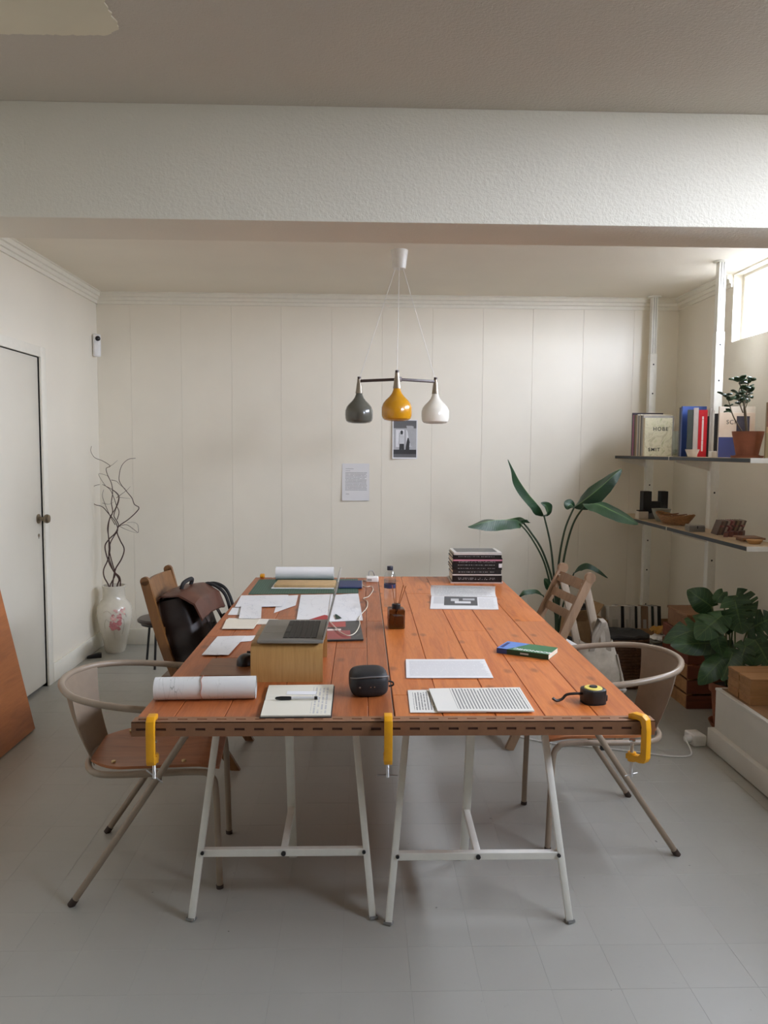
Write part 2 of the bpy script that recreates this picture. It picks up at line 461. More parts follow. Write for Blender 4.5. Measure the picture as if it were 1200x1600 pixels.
# ---- cornice: three steps
def cornice(name, p, q, inward):
    p, q, n = Vector(p), Vector(q), Vector(inward)
    t = (q - p).normalized(); M = frame(n, (0, 0, 1), t, p)
    prof = [(0, 0), (0, -.085), (.012, -.085), (.014, -.062), (.024, -.058), (.028, -.036), (.04, -.032), (.046, -.008), (.055, -.006), (.055, 0)]
    struct(name, MB().prism(prof, 0, (q - p).length, M), TRIM)
cornice('trim_1', (XL, YB, ZC), (XR, YB, ZC), (0, -1, 0))
cornice('trim_2', (XL, 3.083, ZC), (XL, YB - .0, ZC), (1, 0, 0))
cornice('trim_3', (XR, 5.235, ZC), (XR, YB, ZC), (-1, 0, 0))
cornice('trim_4', (XL, YF, ZC), (XL, 2.807, ZC), (1, 0, 0))
def skirting(name, x0, x1, y0, y1): struct(name, MB().box(x0, x1, y0, y1, 0, .125, .004, 2), TRIM)
skirting('baseboard_left', XL, XL + .016, 5.10, YB); skirting('baseboard_back', XL + .016, XR, YB - .016, YB)
# ---- door
DOORM = plain('door_paint', (.74, .70, .60), .4, var=.02, scale=3)
d = tag(bpy.data.objects.new('door_1', None), kind='structure'); COL.objects.link(d); d.location = (XL, 4.58, 0)
MB().box(-.045, -.006, -.4385, .4385, .022, 2.097, .002).build('leaf', DOORM, d)
fr_ = MB()
for y0, y1, z0, z1 in ((.44, .515, 0, 2.165), (-.515, -.44, 0, 2.165), (-.44, .44, 2.10, 2.165)):
    fr_.box(-.0, .016, y0, y1, z0, z1, .004); fr_.box(-.115, 0, y0 if y0 > 0 else y1 - .02, (y0 + .02) if y0 > 0 else y1, z0, z1) if y0 != -.44 or y1 != .44 else fr_.box(-.115, 0, y0, y1, z0, z0 + .02)
fr_.build('casing', TRIM, d)
kn = MB().lathe([(.0, 0), (.030, 0), (.030, .006), (.012, .012), (.012, .035), (.024, .042), (.029, .055), (.024, .068), (0, .072)], 24, M=frame((0, 0, 1), (0, 1, 0), (1, 0, 0), (-.006, .385, 1.09)))
kn.build('knob', plain('aged_brass', (.25, .20, .14), .35, .9), d)
MB().lathe([(0, 0), (.011, 0), (.011, .003), (0, .003)], 16, M=frame((0, 0, 1), (0, 1, 0), (1, 0, 0), (-.006, .385, .985))).build('keyhole_plate', plain('aged_brass', (0, 0, 0)), d)
MB().box(-.0062, -.0045, .382, .388, .965, .985).build('keyhole', BLACK, d)
# ---- windows
WG = glassy('window_glass')
for n_, (a, b, WZ0, WZ1) in enumerate(WIN):
    w = tag(bpy.data.objects.new('window_%d' % (n_ + 1), None), kind='structure'); COL.objects.link(w); w.location = (XR + WT - .03, (a + b) / 2, WZ0)
    L, Hh = (b - a) / 2, WZ1 - WZ0
    f_ = MB()
    for y0, y1, z0, z1 in ((-L, L, 0, .022), (-L, L, Hh - .018, Hh), (-L, -L + .03, .022, Hh - .018), (L - .03, L, .022, Hh - .018), (-.015, .015, .022, Hh - .018)):
        f_.box(-.02, .02, y0, y1, z0, z1, .002, 1)
    f_.build('window_frame', TRIM, w)
    if n_ == 1: MB().box(-WT + .03 - .02, -.02, -L, L, 0, .012, .001, 1).build('light_absorbing_sill', plain('absorber_dark', (.05, .05, .052), .6), w)  # unseen dark sill added to cut light bouncing onto the near ceiling
    for s in (-1, 1):
        MB().box(-.002, .002, min(s * .015, s * (L - .03)), max(s * .015, s * (L - .03)), .022, Hh - .018).build('pane', WG, w)
# ground outside: the room lies half below it
struct('ground_outside', MB().box(XR + WT, 14, -9, 14, 1.4, 1.85), plain('outdoor_paving', (.09, .085, .08), .9, var=.1, scale=4))

# ================================================================== TABLE
TZ = .74
PINE = wood('pine_orange', srgb(176, 88, 36), srgb(212, 124, 58), 1, .42, 9, True, 14, .12, .10)
PINE_DIM = wood('pine_orange_dim', srgb(142, 74, 34), srgb(182, 102, 52), 1, .42, 9, True, 14, .12, .10)  # same pine darkened in colour for the left top's weaker window light
BATTEN = wood('pine_batten', srgb(150, 84, 44), srgb(180, 108, 60), 0, .5)
def tabletop(label, x0, x1, y0, y1, jx, jy, mat, seed, corner=0):
    t = thing('table_top', label, 'table top', ((x0 + x1) / 2, (y0 + y1) / 2, TZ - .028), 0, 'plank table tops')
    cx, cyy = (x0 + x1) / 2, (y0 + y1) / 2; xs = [x0] + jx + [x1]; rr = random.Random(seed); z0 = TZ - .028
    for n_, (a, b) in enumerate(zip(xs, xs[1:])):
        ys = [y0] + jy[n_] + [y1]
        for c0, c1 in zip(ys, ys[1:]):
            m_ = (a + b) / 2; w = (b - a) / 2 - .0008
            dz = rr.uniform(-.0006, 0)
            ob = MB()
            if corner and b == x1 and c1 == y1:
                L = (c1 - c0) / 2 - .0006; R = .06
                poly = [(-w, -L), (w, -L)] + [(w - R + R * cos(q * pi / 12), L - R + R * sin(q * pi / 12)) for q in range(7)] + [(-w, L)]
                ob.prism(poly, 0, .028 + dz, bev=.0015)
            else: ob.box(-w, w, -(c1 - c0) / 2 + .0006, (c1 - c0) / 2 - .0006, 0, .028 + dz, .0018, 1)
            ob = ob.build('plank', mat, t); ob.location = (m_ - cx, (c0 + c1) / 2 - cyy, 0)
    for by in (y0 + .35, (y0 + y1) / 2, y1 - .35):
        ob = MB().box(-(x1 - x0) / 2 + .03, (x1 - x0) / 2 - .03, -.04, .04, -.028, 0, .002, 1).build('batten', BATTEN, t); ob.location = (0, by - cyy, 0)
    return t
tabletop('pine plank table top on the left, carrying the laptop and green cutting mat', -.664, .0965, 2.236, 4.85,
         [-.555, -.407, -.255, -.105, .02], [[3.3], [2.95, 4.2], [3.7], [2.56, 3.9], [3.1], [3.6]], PINE_DIM, 5)
tabletop('orange pine plank table top on the right, carrying the book stack and tape measure', .0995, .863, 2.252, 4.90,
         [.244, .403, .551, .711], [[2.49, 3.83], [2.49, 4.3], [3.4], [2.9, 4.4], [3.6]], PINE, 9, 1)
# slotted steel angle clamped along the near edge
ANG = plain('brown_painted_steel', srgb(136, 96, 68), .45, var=.08)
ta = thing('slotted_angle_bar', 'brown slotted steel angle clamped along the near edge of both table tops', 'angle bar', (.1, 2.236, .700))
fb, tf = MB(), MB(); X0, X1 = -.766, .765; n_ = 27; P_ = (X1 - X0) / n_; sw = P_ * .52
yf0, yf1, ZT = -.0045, -.002, .0425
fb.box(X0, X1, yf0, yf1, 0, .017); fb.box(X0, X1, yf0, yf1, .0245, ZT)
tf.box(X0, X1, yf0, .017, ZT - .002, ZT); tf.box(X0, X1, .024, .042, ZT - .002, ZT)
for i in range(n_ + 1):
    a = max(X0, X0 + (i - .5) * P_ + sw / 2); b = min(X1, X0 + (i + .5) * P_ - sw / 2)
    fb.box(a, b, yf0, yf1, .017, .0245); tf.box(a, b, .017, .024, ZT - .002, ZT)
fb.build('front_flange', ANG, ta, 0); tf.build('top_flange', ANG, ta, 0)
MB().box(X0 + .002, X1 - .002, -.0019, .0, .001, ZT - .003).build('backing_strip', plain('backing_wood', srgb(72, 38, 24), .6), ta)

# ---- trestles (front pair of legs, one rear leg)
def trestle(label, x, y, rz):
    t = thing('trestle', label, 'trestle', (x, y, 0), rz, 'white steel trestles under the table')
    w = .022
    for s in (-1, 1):
        lg = MB().beam((s * .296, -.198, 0), (s * .226, -.03, .664), w, w, .003, up=(0, 1, 0)).build('leg', WHITE_METAL, t)
        MB().beam((s * .2965, -.1995, .0), (s * .2957, -.1975, .008), w + .004, w + .004).build('foot', plain('grey_rubber', (.2, .2, .19), .7), lg)
        MB().lathe([(0, 0), (.006, 0), (.006, .006), (0, .006)], 12, M=frame((1, 0, 0), (0, 0, 1), (0, -1, 0), (s * .266, -.158, .205))).build('bolt', BLACK, lg)
    lg = MB().beam((-.0, .2, 0), (0, .03, .664), .03, .02, .003, up=(0, 1, 0)).build('leg', WHITE_METAL, t)
    MB().box(-.27, .27, -.155, -.132, .188, .213, .002, 1).build('crossbar', WHITE_METAL, t)
    MB().beam((-.0, -.133, .2), (.0, .138, .215), .022, .022, .002).build('link', WHITE_METAL, t)
    MB().lathe([(0, 0), (.008, 0), (.008, .005), (0, .005)], 12, M=frame((1, 0, 0), (0, 0, 1), (0, -1, 0), (0, -.155, .2))).build('bolt', BLACK, t)
    MB().box(-.28, .28, -.05, .05, .66, .684, .003, 1).build('top_rail', WHITE_METAL, t)
    return t
t1 = trestle('white steel trestle under the near end of the left table top', -.256, 2.662, 0)
dup(t1, (.386, 2.63, 0), 0, 'white steel trestle under the near end of the right table top')
dup(t1, (-.256, 4.45, 0), pi, 'white steel trestle under the far end of the left table top')
dup(t1, (.44, 4.5, 0), pi, 'white steel trestle under the far end of the right table top')

# ---- clamps
YEL = plain('yellow_paint', srgb(226, 160, 22), .4, var=.06)
def clamp(label, x, y, rz, tilt=0):
    t = thing('clamp', label, 'clamp', (x, y, TZ), rz, 'yellow clamps on the table edge')
    prof = [(.035, .003), (.035, .016), (.02, .022), (-.012, .022), (-.026, .012), (-.030, -.02), (-.030, -.105), (-.024, -.118), (-.008, -.122), (.04, -.122), (.04, -.106), (.0, -.104), (-.010, -.094), (-.011, -.01), (-.006, .004), (.006, .006), (.018, .003)]
    MB().prism(prof, -.012, .012, frame((0, 1, 0), (0, 0, 1), (1, 0, 0), (0, 0, 0)), .002).build('body', YEL, t)
    MB().lathe([(0, 0), (.0125, 0), (.0125, .026), (0, .026)], 16, (0, .026, -.127)).build('boss', YEL, t)
    th = [(.0, 0)]
    for i in range(26): th += [(.0045, i * .004), (.0055, i * .004 + .002)]
    th += [(0, 26 * .004)]
    sc_ = MB().lathe(th, 12, (0, .026, -.176)).build('screw', CHROME, t)
    MB().lathe([(0, 0), (.009, 0), (.009, .005), (0, .005)], 14, (0, .026, -.067)).build('pad', CHROME, t)
    MB().tube([(-.03 * cos(tilt), .026, -.17 + .03 * sin(tilt)), (.03 * cos(tilt), .026, -.17 - .03 * sin(tilt))], .0022, 8).build('handle', CHROME, sc_)
    return t
clamp('yellow clamp gripping the left near corner of the table', -.607, 2.232, .06, .7)
clamp('yellow clamp gripping the table edge at the seam between the two tops', .078, 2.232, .0, .05)
clamp('yellow clamp gripping the right near corner of the table', .822, 2.234, .62, .1)
clamp('small yellow clamp top at the far left corner of the table', -.62, 4.853, pi, .2)

# ================================================================== TUBE CHAIRS
TUBE = plain('taupe_paint', srgb(150, 134, 116), .32, var=.05)
TUBED = plain('taupe_sheet', srgb(140, 124, 106), .45, var=.05)
TIP = plain('worn_tip', srgb(60, 46, 38), .6)
PLY = wood('plywood_seat', srgb(150, 88, 50), srgb(186, 118, 72), 0, .4, 7, False, 10, .2, .04)
def tube_chair(label, x, y, rz):
    t = thing('armchair', label, 'chair', (x, y, 0), rz, 'tubular metal armchairs')
    ARM = [(.155, -.262, .662), (.05, -.278, .668), (-.1, -.268, .684), (-.225, -.215, .698), (-.297, -.11, .706), (-.318, 0, .708)]
    h = [(-.245, -.255, .0), (-.05, -.252, .285), (.14, -.25, .572), (.178, -.25, .628), (.178, -.253, .652)] + ARM
    h = h + [(a, -b, c) for a, b, c in reversed(h[:-1])]
    MB().tube(cr(h, 6), .0118, 12).build('arm_frame', TUBE, t)
    s_ = [(.243, -.198, .0), (.238, -.2, .2), (.232, -.202, .36), (.215, -.204, .408), (.165, -.206, .425), (-.08, -.206, .425), (-.17, -.185, .425), (-.215, -.11, .425), (-.225, 0, .425)]
    s_ = s_ + [(a, -b, c) for a, b, c in reversed(s_[:-1])]
    MB().tube(cr(s_, 6), .0115, 12).build('seat_frame', TUBE, t)
    for (a, b) in ((-.242, -.255), (-.242, .255)):
        MB().tube([(a - .003, b, .0), (a + .013, b, .022)], .0128, 12).build('foot_tip', TIP, t)
    for b in (-.198, .198): MB().cyl((.243, b, 0), (.242, b, .014), .0128, 12).build('foot_tip', TIP, t)
    # seat: dished plywood with rolled front
    def seat(u, v):
        xx = -.205 + u * .445; hw = .196 * (1 - .42 * max(0, .28 - u) ** 2 / .078) * (1 - .22 * (max(0, u - .8) / .2) ** 3)
        yy = (v * 2 - 1) * hw
        z = .4495 - .012 * (1 - (2 * v - 1) ** 2) * sin(pi * min(1, u * 1.1))
        if u > .82: z -= .9 * (u - .82) ** 2
        return Vector((xx, yy, z))
    st = MB().grid(seat, 20, 16, .010).build('seat', PLY, t)
    for a, b in ((-.12, -.15), (-.12, .15), (.12, -.165), (.12, .165)):
        MB().lathe([(.008, -.002), (.007, .003), (0, .0045)], 12, (a, b, .4505)).build('rivet', BRASS, st)
    # back plate, bent sheet between arm rail and seat rail
    def back(u, v):
        a = (u * 2 - 1)
        top = Vector((-.312 + .062 * a * a, .175 * a, .702 - .006 * a * a)); bot = Vector((-.222 + .028 * a * a, .115 * a, .425))
        p_ = bot.lerp(top, v); p_.x -= .012 * sin(pi * v); return p_
    MB().grid(back, 14, 10, Vector((.003, 0, 0))).build('back_plate', TUBED, t)
    MB().box(.02, .05, -.212, -.196, .397, .415, .002, 1).build('rubber_stop', BLACK, t)
    MB().box(.02, .05, .196, .212, .397, .415, .002, 1).build('rubber_stop', BLACK, t)
    return t
c1 = tube_chair('taupe tubular metal armchair with plywood seat on the left side of the table', -.752, 2.826, rad(5))
dup(c1, (.956, 3.095, 0), rad(181.5), 'taupe tubular metal armchair with plywood seat on the right side of the table')
# ================================================================== FOLDING CHAIRS
OAK = wood('oak_brown', srgb(98, 62, 28), srgb(132, 88, 44), 2, .42, 8, False, 10, .15, .04)
GREYW = wood('beech_grey', srgb(132, 104, 80), srgb(170, 138, 108), 2, .55, 8, False, 10, 0, .06)
def folding_chair(label, x, y, rz, mat, knee, H_, W_, style):
    """faces +x; long posts run from the back's top down to the front feet"""
    t = thing('folding_chair', label, 'chair', (x, y, 0), rz, 'wooden folding chairs')
    top, kn_, ft = (-.21, H_), knee, (.21, 0)
    for s in (-1, 1):
        yy = s * W_ / 2
        if style == 'spindle':
            path = cr([(top[0], yy, top[1]), (kn_[0], yy, kn_[1]), (ft[0], yy, ft[1])], 6)
            mb = MB(); ww, tt = .042, .022
            V = []
            for i, p in enumerate(path):
                tg = (path[min(i + 1, len(path) - 1)] - path[max(i - 1, 0)]).normalized(); nn = Vector((tg.z, 0, -tg.x))
                if i == len(path) - 1: nn = Vector((-1.05, 0, 0))
                V.append([mb.bm.verts.new(p + nn * a * ww / 2 + Vector((0, b * tt / 2, 0))) for a, b in ((-1, -1), (1, -1), (1, 1), (-1, 1))])
            for A, B in zip(V, V[1:]):
                for q in range(4): mb.bm.faces.new((A[q], A[(q + 1) % 4], B[(q + 1) % 4], B[q]))
            mb.bm.faces.new(V[0]); mb.bm.faces.new(V[-1])
            tg = (path[1] - path[0]).normalized()
            mb.lathe([(0, -tt / 2), (ww / 2, -tt / 2), (ww / 2, tt / 2), (0, tt / 2)], 20, M=frame((1, 0, 0), (0, 0, 1), (0, -1, 0), path[0]))
        else:
            mb = MB().beam((top[0], yy, top[1]), (ft[0], yy, ft[1]), .022, .045, .003, up=(1, 0, 0))
            mb.lathe([(0, -.0125), (.027, -.0125), (.027, .0125), (0, .0125)], 20, M=frame((1, 0, 0), (0, 0, 1), (0, -1, 0), (top[0], yy, top[1])))
        mb.build('post', mat, t)
        # rear leg crossing from seat front to rear floor
        y2 = s * (W_ / 2 - .026)
        if style == 'spindle': MB().beam((.12, y2, .425), (-.24, y2, 0.0), .02, .038, .002, up=(1, 0, 0)).build('leg', mat, t)
        else: MB().beam((-.195, y2, H_ - .03), (-.41, y2, 0.0), .02, .04, .002, up=(1, 0, 0)).build('leg', wood('weathered_pale', srgb(158, 142, 124), srgb(190, 174, 154), 2, .6, 8, False, 10, 0, .05), t)
    def P(z):
        if style == 'spindle':
            return kn_[0] + (top[0] - kn_[0]) * (z - kn_[1]) / (top[1] - kn_[1])
        return ft[0] + (top[0] - ft[0]) * z / top[1]
    wi = W_ / 2 - .011
    if style == 'spindle':
        zt = H_ - .055
        mb = MB(); mb.grid(lambda u, v: Vector((P(zt - .05 + .1 * v) - .025 * (1 - (2 * u - 1) ** 2), (2 * u - 1) * wi, zt - .05 + .1 * v)), 10, 2, Vector((.016, 0, .003)))
        mb.build('top_rail', mat, t)
        for i in range(6):
            yy = -wi + (i + .5) * 2 * wi / 6
            MB().beam((P(zt - .05) - .012, yy, zt - .045), (P(H_ - .24) - .01, yy, H_ - .235), .012, .02, .001).build('spindle', mat, t)
        z0 = H_ - .25
        MB().beam((P(z0) - .006, -wi, z0), (P(z0) - .006, wi, z0), .016, .045, .002).build('lower_rail', mat, t)
    else:
        for zc, hh in ((H_ - .045, .055), (H_ - .125, .045), (H_ - .2, .045)):
            MB().beam((P(zc), -wi, zc), (P(zc), wi, zc), .014, hh, .002, up=(-.42, 0, .9)).build('back_slat', mat, t)
    for i in range(6):
        xx = -.15 + i * .06
        MB().box(xx, xx + .05, -wi + .02, wi - .02, .43, .446, .003, 1).build('seat_slat', mat, t)
    for s in (-1, 1): MB().box(-.16, .2, s * (wi - .03) - .009, s * (wi - .03) + .009, .40, .43, .002, 1).build('seat_rail', mat, t)
    sx_ = -.16 if style == 'spindle' else -.386
    MB().beam((sx_, -W_ / 2 + .02, .1), (sx_, W_ / 2 - .02, .1), .014, .03).build('stretcher', mat, t)
    return t
folding_chair('brown wooden folding chair with spindle back holding the leather bag', -.805, 3.87, rad(-2), OAK, (-.075, .47), .91, .385, 'spindle')
folding_chair('weathered wooden folding chair with three back slats on the right of the table', .94, 4.115, rad(188), GREYW, (0, .45), .885, .36, 'slat')

# ---- leather bag standing on the left folding chair
LEA = plain('brown_leather', srgb(82, 46, 32), .42, var=.25, scale=12, bump=.25)
LEAD = plain('dark_leather', srgb(36, 22, 18), .5, var=.3, scale=12, bump=.3)
b = thing('leather_bag', 'dark brown leather backpack leaning on the spindle back folding chair', 'bag', (-.808, 3.87, .448), rad(-8))
b.rotation_euler = (0, rad(-14), rad(-8)); b.scale = (1.08, 1.08, 1.12)
def bagbody(u, v):
    a = u * 2 * pi; cx_, sy_ = cos(a), sin(a)
    e = .45; rx = .10 * (1 - .30 * v) * (1 + .08 * sin(pi * v)); ry = .165 * (1 - .12 * v)
    return Vector((math.copysign(abs(cx_) ** e, cx_) * rx + .006 * mnoise.noise(Vector((u * 9, v * 7, 1))), math.copysign(abs(sy_) ** e, sy_) * ry + .01 * mnoise.noise(Vector((u * 8, v * 6, 4))), .005 + v * .33))
mb = MB(); mb.grid(bagbody, 40, 14)
bmesh.ops.remove_doubles(mb.bm, verts=mb.bm.verts, dist=1e-4)
bmesh.ops.holes_fill(mb.bm, edges=[e for e in mb.bm.edges if e.is_boundary])
mb.build('body', LEAD, b)
def flap(u, v):     # lid folded over the front
    yy = (u * 2 - 1) * (.158 + .012 * sin(pi * v))
    pts = [(-.085, .335), (-.02, .372), (.06, .36), (.118, .31), (.132, .235)]
    s_ = v * (len(pts) - 1); i = min(int(s_), len(pts) - 2); f_ = s_ - i
    return Vector((pts[i][0] * (1 - f_) + pts[i + 1][0] * f_, yy, pts[i][1] * (1 - f_) + pts[i + 1][1] * f_ - .012 * abs(2 * u - 1) ** 3 + .004 * mnoise.noise(Vector((u * 6, v * 6, 2)))))
MB().grid(flap, 14, 16, Vector((-.006, 0, -.006))).build('flap', LEA, b)
MB().tube(cr([(.03, -.06, .362), (.045, -.055, .385), (.055, 0, .392), (.045, .055, .385), (.03, .06, .362)], 6), .009, 10).build('handle', BLACKM, b)
for yy in (-.08, .08):
    MB().grid(lambda u, v: Vector((.125 + .018 * sin(pi * v) - .02 * v, yy + (u - .5) * .028, .06 + .2 * v)), 2, 10, Vector((.004, 0, 0))).build('strap', LEAD, b)
    MB().box(.135, .147, yy - .02, yy + .02, .17, .2, .003, 1).build('buckle', plain('dark_buckle', (.05, .045, .04), .7, .3), b)
MB().tube(cr([(.03, .16, .33), (.09, .19, .335), (.15, .18, .29), (.17, .15, .18), (.15, .12, .04)], 8), .008, 8).build('shoulder_strap', BLACKM, b)
MB().tube(cr([(.03, .15, .33), (.08, .165, .34), (.14, .165, .28), (.155, .14, .17), (.14, .12, .04)], 8), .008, 8).build('shoulder_strap', BLACKM, b)

# ---- low round stool
STL = plain('dark_brown_vinyl', srgb(58, 42, 36), .3, var=.1)
s = thing('stool', 'low round dark stool with black legs behind the left folding chair', 'stool', (-1.43, 5.56, 0), .5)
MB().lathe([(0, .306), (.15, .306), (.165, .316), (.167, .328), (.155, .338), (.08, .342), (0, .343)], 36).build('seat', STL, s)
MB().lathe([(.135, .29), (.14, .29), (.14, .307), (.135, .307)], 32).build('seat_ring', BLACK, s)
for i in range(3):
    a = 2.05 + i * 2 * pi / 3
    MB().tube([(.16 * cos(a), .16 * sin(a), 0), (.12 * cos(a), .12 * sin(a), .30)], .0085, 10).build('leg', BLACK, s)

# ---- vase with curly willow
k = NT('vase_glaze'); v = k.coord(); nz = k.noise(v, 7, 3)
base = k.ramp(nz, [(.3, (.60, .55, .45, 1)), (.7, (.70, .66, .56, 1))])
k.l(base, k.b.inputs['Base Color']); k.b.inputs['Roughness'].default_value = .25; k.b.inputs['Coat Weight'].default_value = .3
vz = thing('vase', 'tall cream ceramic vase painted with pink flowers in the left corner', 'vase', (-1.868, 5.90, 0))
VP = [(0, 0), (.068, 0), (.074, .01), (.078, .03), (.088, .09), (.112, .19), (.128, .27), (.129, .31), (.122, .35), (.10, .385), (.083, .405), (.078, .44), (.079, .48), (.088, .500), (.088, .508), (.076, .508), (.07, .47), (.07, .4), (.0, .395)]
prof = []
MB().lathe(VP, 48, cap=False).build('body', k.m, vz)
def vr(z):
    for (r0, z0), (r1, z1) in zip(VP[1:14], VP[2:15]):
        if z0 <= z <= z1 and z1 > z0: return r0 + (r1 - r0) * (z - z0) / (z1 - z0)
    return .1
PINK = plain('pink_glaze', srgb(190, 120, 120), .3, var=.2); PINKL = plain('pale_pink_glaze', srgb(214, 168, 160), .3, var=.15)
STEMG = plain('olive_glaze', srgb(150, 140, 118), .3)
def on_vase(a, z, off=.0015):
    r_ = vr(z) + off; A = rad(-68) + a; return Vector((r_ * cos(A), r_ * sin(A), z))
fr2 = random.Random(4)
for ci, (a0, z0, n_, m_, sz) in enumerate(((-.05, .225, 16, PINK, .02), (.05, .30, 14, PINKL, .017), (-.02, .27, 12, PINK, .016), (.26, .335, 9, PINKL, .012))):
    mb = MB()
    for i in range(n_):
        aa = a0 + fr2.uniform(-.3, .3); zz = z0 + fr2.uniform(-.038, .038); s_ = sz * fr2.uniform(.45, .85)
        c_ = on_vase(aa, zz, .0010 + .0004 * i / n_); nrm = Vector((c_.x, c_.y, 0)).normalized(); tx = Vector((-nrm.y, nrm.x, 0)); up = Vector((0, 0, 1))
        ph = fr2.random() * 6
        ring = []
        for j in range(15):
            r_ = s_ * (.65 + .35 * abs(cos(2.5 * (2 * pi * j / 15) + ph)))
            q = c_ + tx * cos(2 * pi * j / 15) * r_ + up * sin(2 * pi * j / 15) * r_
            A = math.atan2(q.y, q.x); zq = q.z; rr_ = vr(zq) + .0012 + .0003 * (i % 3); ring.append(mb.bm.verts.new((rr_ * cos(A), rr_ * sin(A), zq)))
        cv = mb.bm.verts.new(c_ + nrm * .0006)
        for j in range(15): mb.bm.faces.new((ring[j], ring[(j + 1) % 15], cv))
    mb.build('painted_flower', m_, vz)
for pts in ([(-.1, .21), (-.13, .17), (-.08, .12)], [(-.3, .24), (-.55, .27), (-.7, .24), (-.72, .2)], [(-.25, .31), (-.5, .335), (-.75, .32)], [(.15, .25), (.4, .27), (.5, .22), (.42, .15)], [(.2, .3), (.5, .31), (.6, .28)]):
    P = cr([on_vase(a, z, .001) for a, z in pts], 6); MB().tube(P, .0010, 6).build('painted_stem', STEMG, vz)
WIL = plain('willow_bark', srgb(70, 46, 40), .6, var=.2)
brs = [  # pixel paths of the twigs, traced on the vase's plane with some depth of their own
    ([(183, 915), (186, 905), (178, 893), (170, 878), (164, 855), (170, 843), (180, 833), (185, 822), (183, 815), (178, 806), (181, 795), (185, 785), (186, 775), (180, 768), (170, 762), (160, 757)], .0062, .03),
    ([(170, 914), (163, 902), (162, 890), (168, 876), (172, 858), (170, 840), (168, 825), (172, 808), (180, 795), (185, 780), (183, 772), (175, 765)], .0056, -.05),
    ([(176, 914), (178, 900), (181, 888), (190, 873), (194, 858), (188, 845), (183, 832), (186, 822), (200, 812), (213, 800), (217, 793), (210, 788), (206, 778), (198, 768), (188, 755), (186, 745), (190, 728), (200, 718), (212, 716)], .0058, .01),
    ([(188, 914), (187, 902), (178, 893), (173, 880), (170, 868), (172, 850), (178, 838), (184, 828), (180, 815), (170, 803), (160, 792), (148, 788), (138, 778), (138, 768), (146, 760), (156, 757)], .0054, .06),
    ([(172, 914), (180, 898), (176, 882), (171, 862), (170, 845), (169, 828), (171, 812), (176, 800), (174, 785), (176, 770), (174, 755), (168, 742), (166, 732), (172, 728), (160, 720), (148, 715), (142, 705), (143, 697)], .0050, -.02),
    ([(180, 820), (172, 806), (165, 790), (160, 775), (162, 765)], .0032, .04),
    ([(183, 812), (186, 800), (182, 790), (178, 778), (172, 765), (164, 758), (154, 741), (164, 742), (170, 745)], .0032, .07),
    ([(186, 822), (198, 820), (210, 828), (216, 832), (215, 820), (208, 816), (198, 817)], .0022, .0),
    ([(186, 822), (194, 826), (204, 830), (214, 833)], .0018, .02),
    ([(182, 778), (190, 772), (198, 766), (204, 760)], .0022, .0),
    ([(174, 750), (182, 752), (188, 758), (196, 764)], .0022, .04),
    ([(169, 730), (176, 726), (184, 719)], .0018, -.03),
    ([(186, 777), (194, 778), (204, 779)], .0016, .03),
    ([(160, 786), (170, 788), (178, 784)], .0016, .05),
]
wi_ = thing('willow_branches', 'bare twisted curly willow branches standing in the cream vase', 'branches', (-1.868, 5.90, .40))
for pts, r_, dy in brs:
    P = []
    n_ = len(pts)
    for i, (a, c) in enumerate(pts):
        yy = 5.90 + dy * min(1, i / 5) + .025 * sin(i * 1.7 + dy * 40) * min(1, i / 4)
        P.append(ony(a, c, yy) - Vector((-1.868, 5.90, .40)))
    if pts[0][1] > 912:
        q = P[0].copy(); q.x = max(-.05, min(.05, q.x)); q.y = max(-.04, min(.04, q.y)); P[0] = Vector((q.x, q.y, .10)); P = [Vector((q.x * .7, q.y * .7, .0))] + P
    P = cr(P, 5); N_ = len(P)
    MB().tube(P, [r_ * (1 - .72 * i / N_) for i in range(N_)], 7).build('twig', WIL, wi_)
# little black doorstop by the vase
ds = thing('doorstop', 'small black rubber wedge on the floor beside the cream vase', 'doorstop', (-1.965, 5.72, 0), .3)
MB().prism([(-.05, 0), (.05, 0), (.05, .03), (.03, .032), (-.05, .01)], -.025, .025, frame((1, 0, 0), (0, 0, 1), (0, -1, 0), (0, 0, 0)), .003).build('wedge', BLACKM, ds)

# ---- board leaning on the left wall
BRD = wood('board_orange', srgb(158, 88, 40), srgb(188, 112, 56), 1, .4, 7, True, 9, .2, .02)
L_ = 1.04
bd = thing('leaning_board', 'orange wooden board leaning against the left wall beside the door', 'board', (-1.778, 3.72, 0))
ang = math.atan2(.215, 1.0)
M = Matrix.Rotation(-ang, 4, 'Y')
MB().box(-.024, 0, -.505, .505, .006, L_, .002, 1, M).build('panel', BRD, bd)
MB().box(-.03, -.0245, -.5, -.46, .02, L_ - .02, .001, 1, M).build('edge_batten', BRD, bd)

# ================================================================== PENDANT LAMP
lp = thing('pendant_lamp', 'three-armed ceiling pendant with grey, mustard and white shades over the table', 'lamp', (.212, 4.739, ZC))
MB().lathe([(0, -.108), (.036, -.108), (.039, -.1), (.05, -.006), (.05, 0), (0, 0)], 32).build('canopy', plain('lamp_white', (.78, .76, .71), .4), lp)
DK = plain('dark_rosewood', srgb(58, 38, 32), .4); NIK = plain('brushed_nickel', srgb(150, 140, 126), .35, .85)
R_ = .272; zb = 1.957 - ZC
CORD = plain('white_cord', (.74, .72, .68), .6)
tips = [(-.866 * R_, .5 * R_, 'grey_shade', srgb(92, 92, 84)), (.866 * R_, .5 * R_, 'white_shade', srgb(228, 224, 212)), (-.02, -R_, 'mustard_shade', srgb(196, 138, 20))]
MB().lathe([(0, -.014), (.02, -.014), (.022, 0), (.02, .014), (0, .014)], 20, (0, 0, zb)).build('hub', DK, lp)
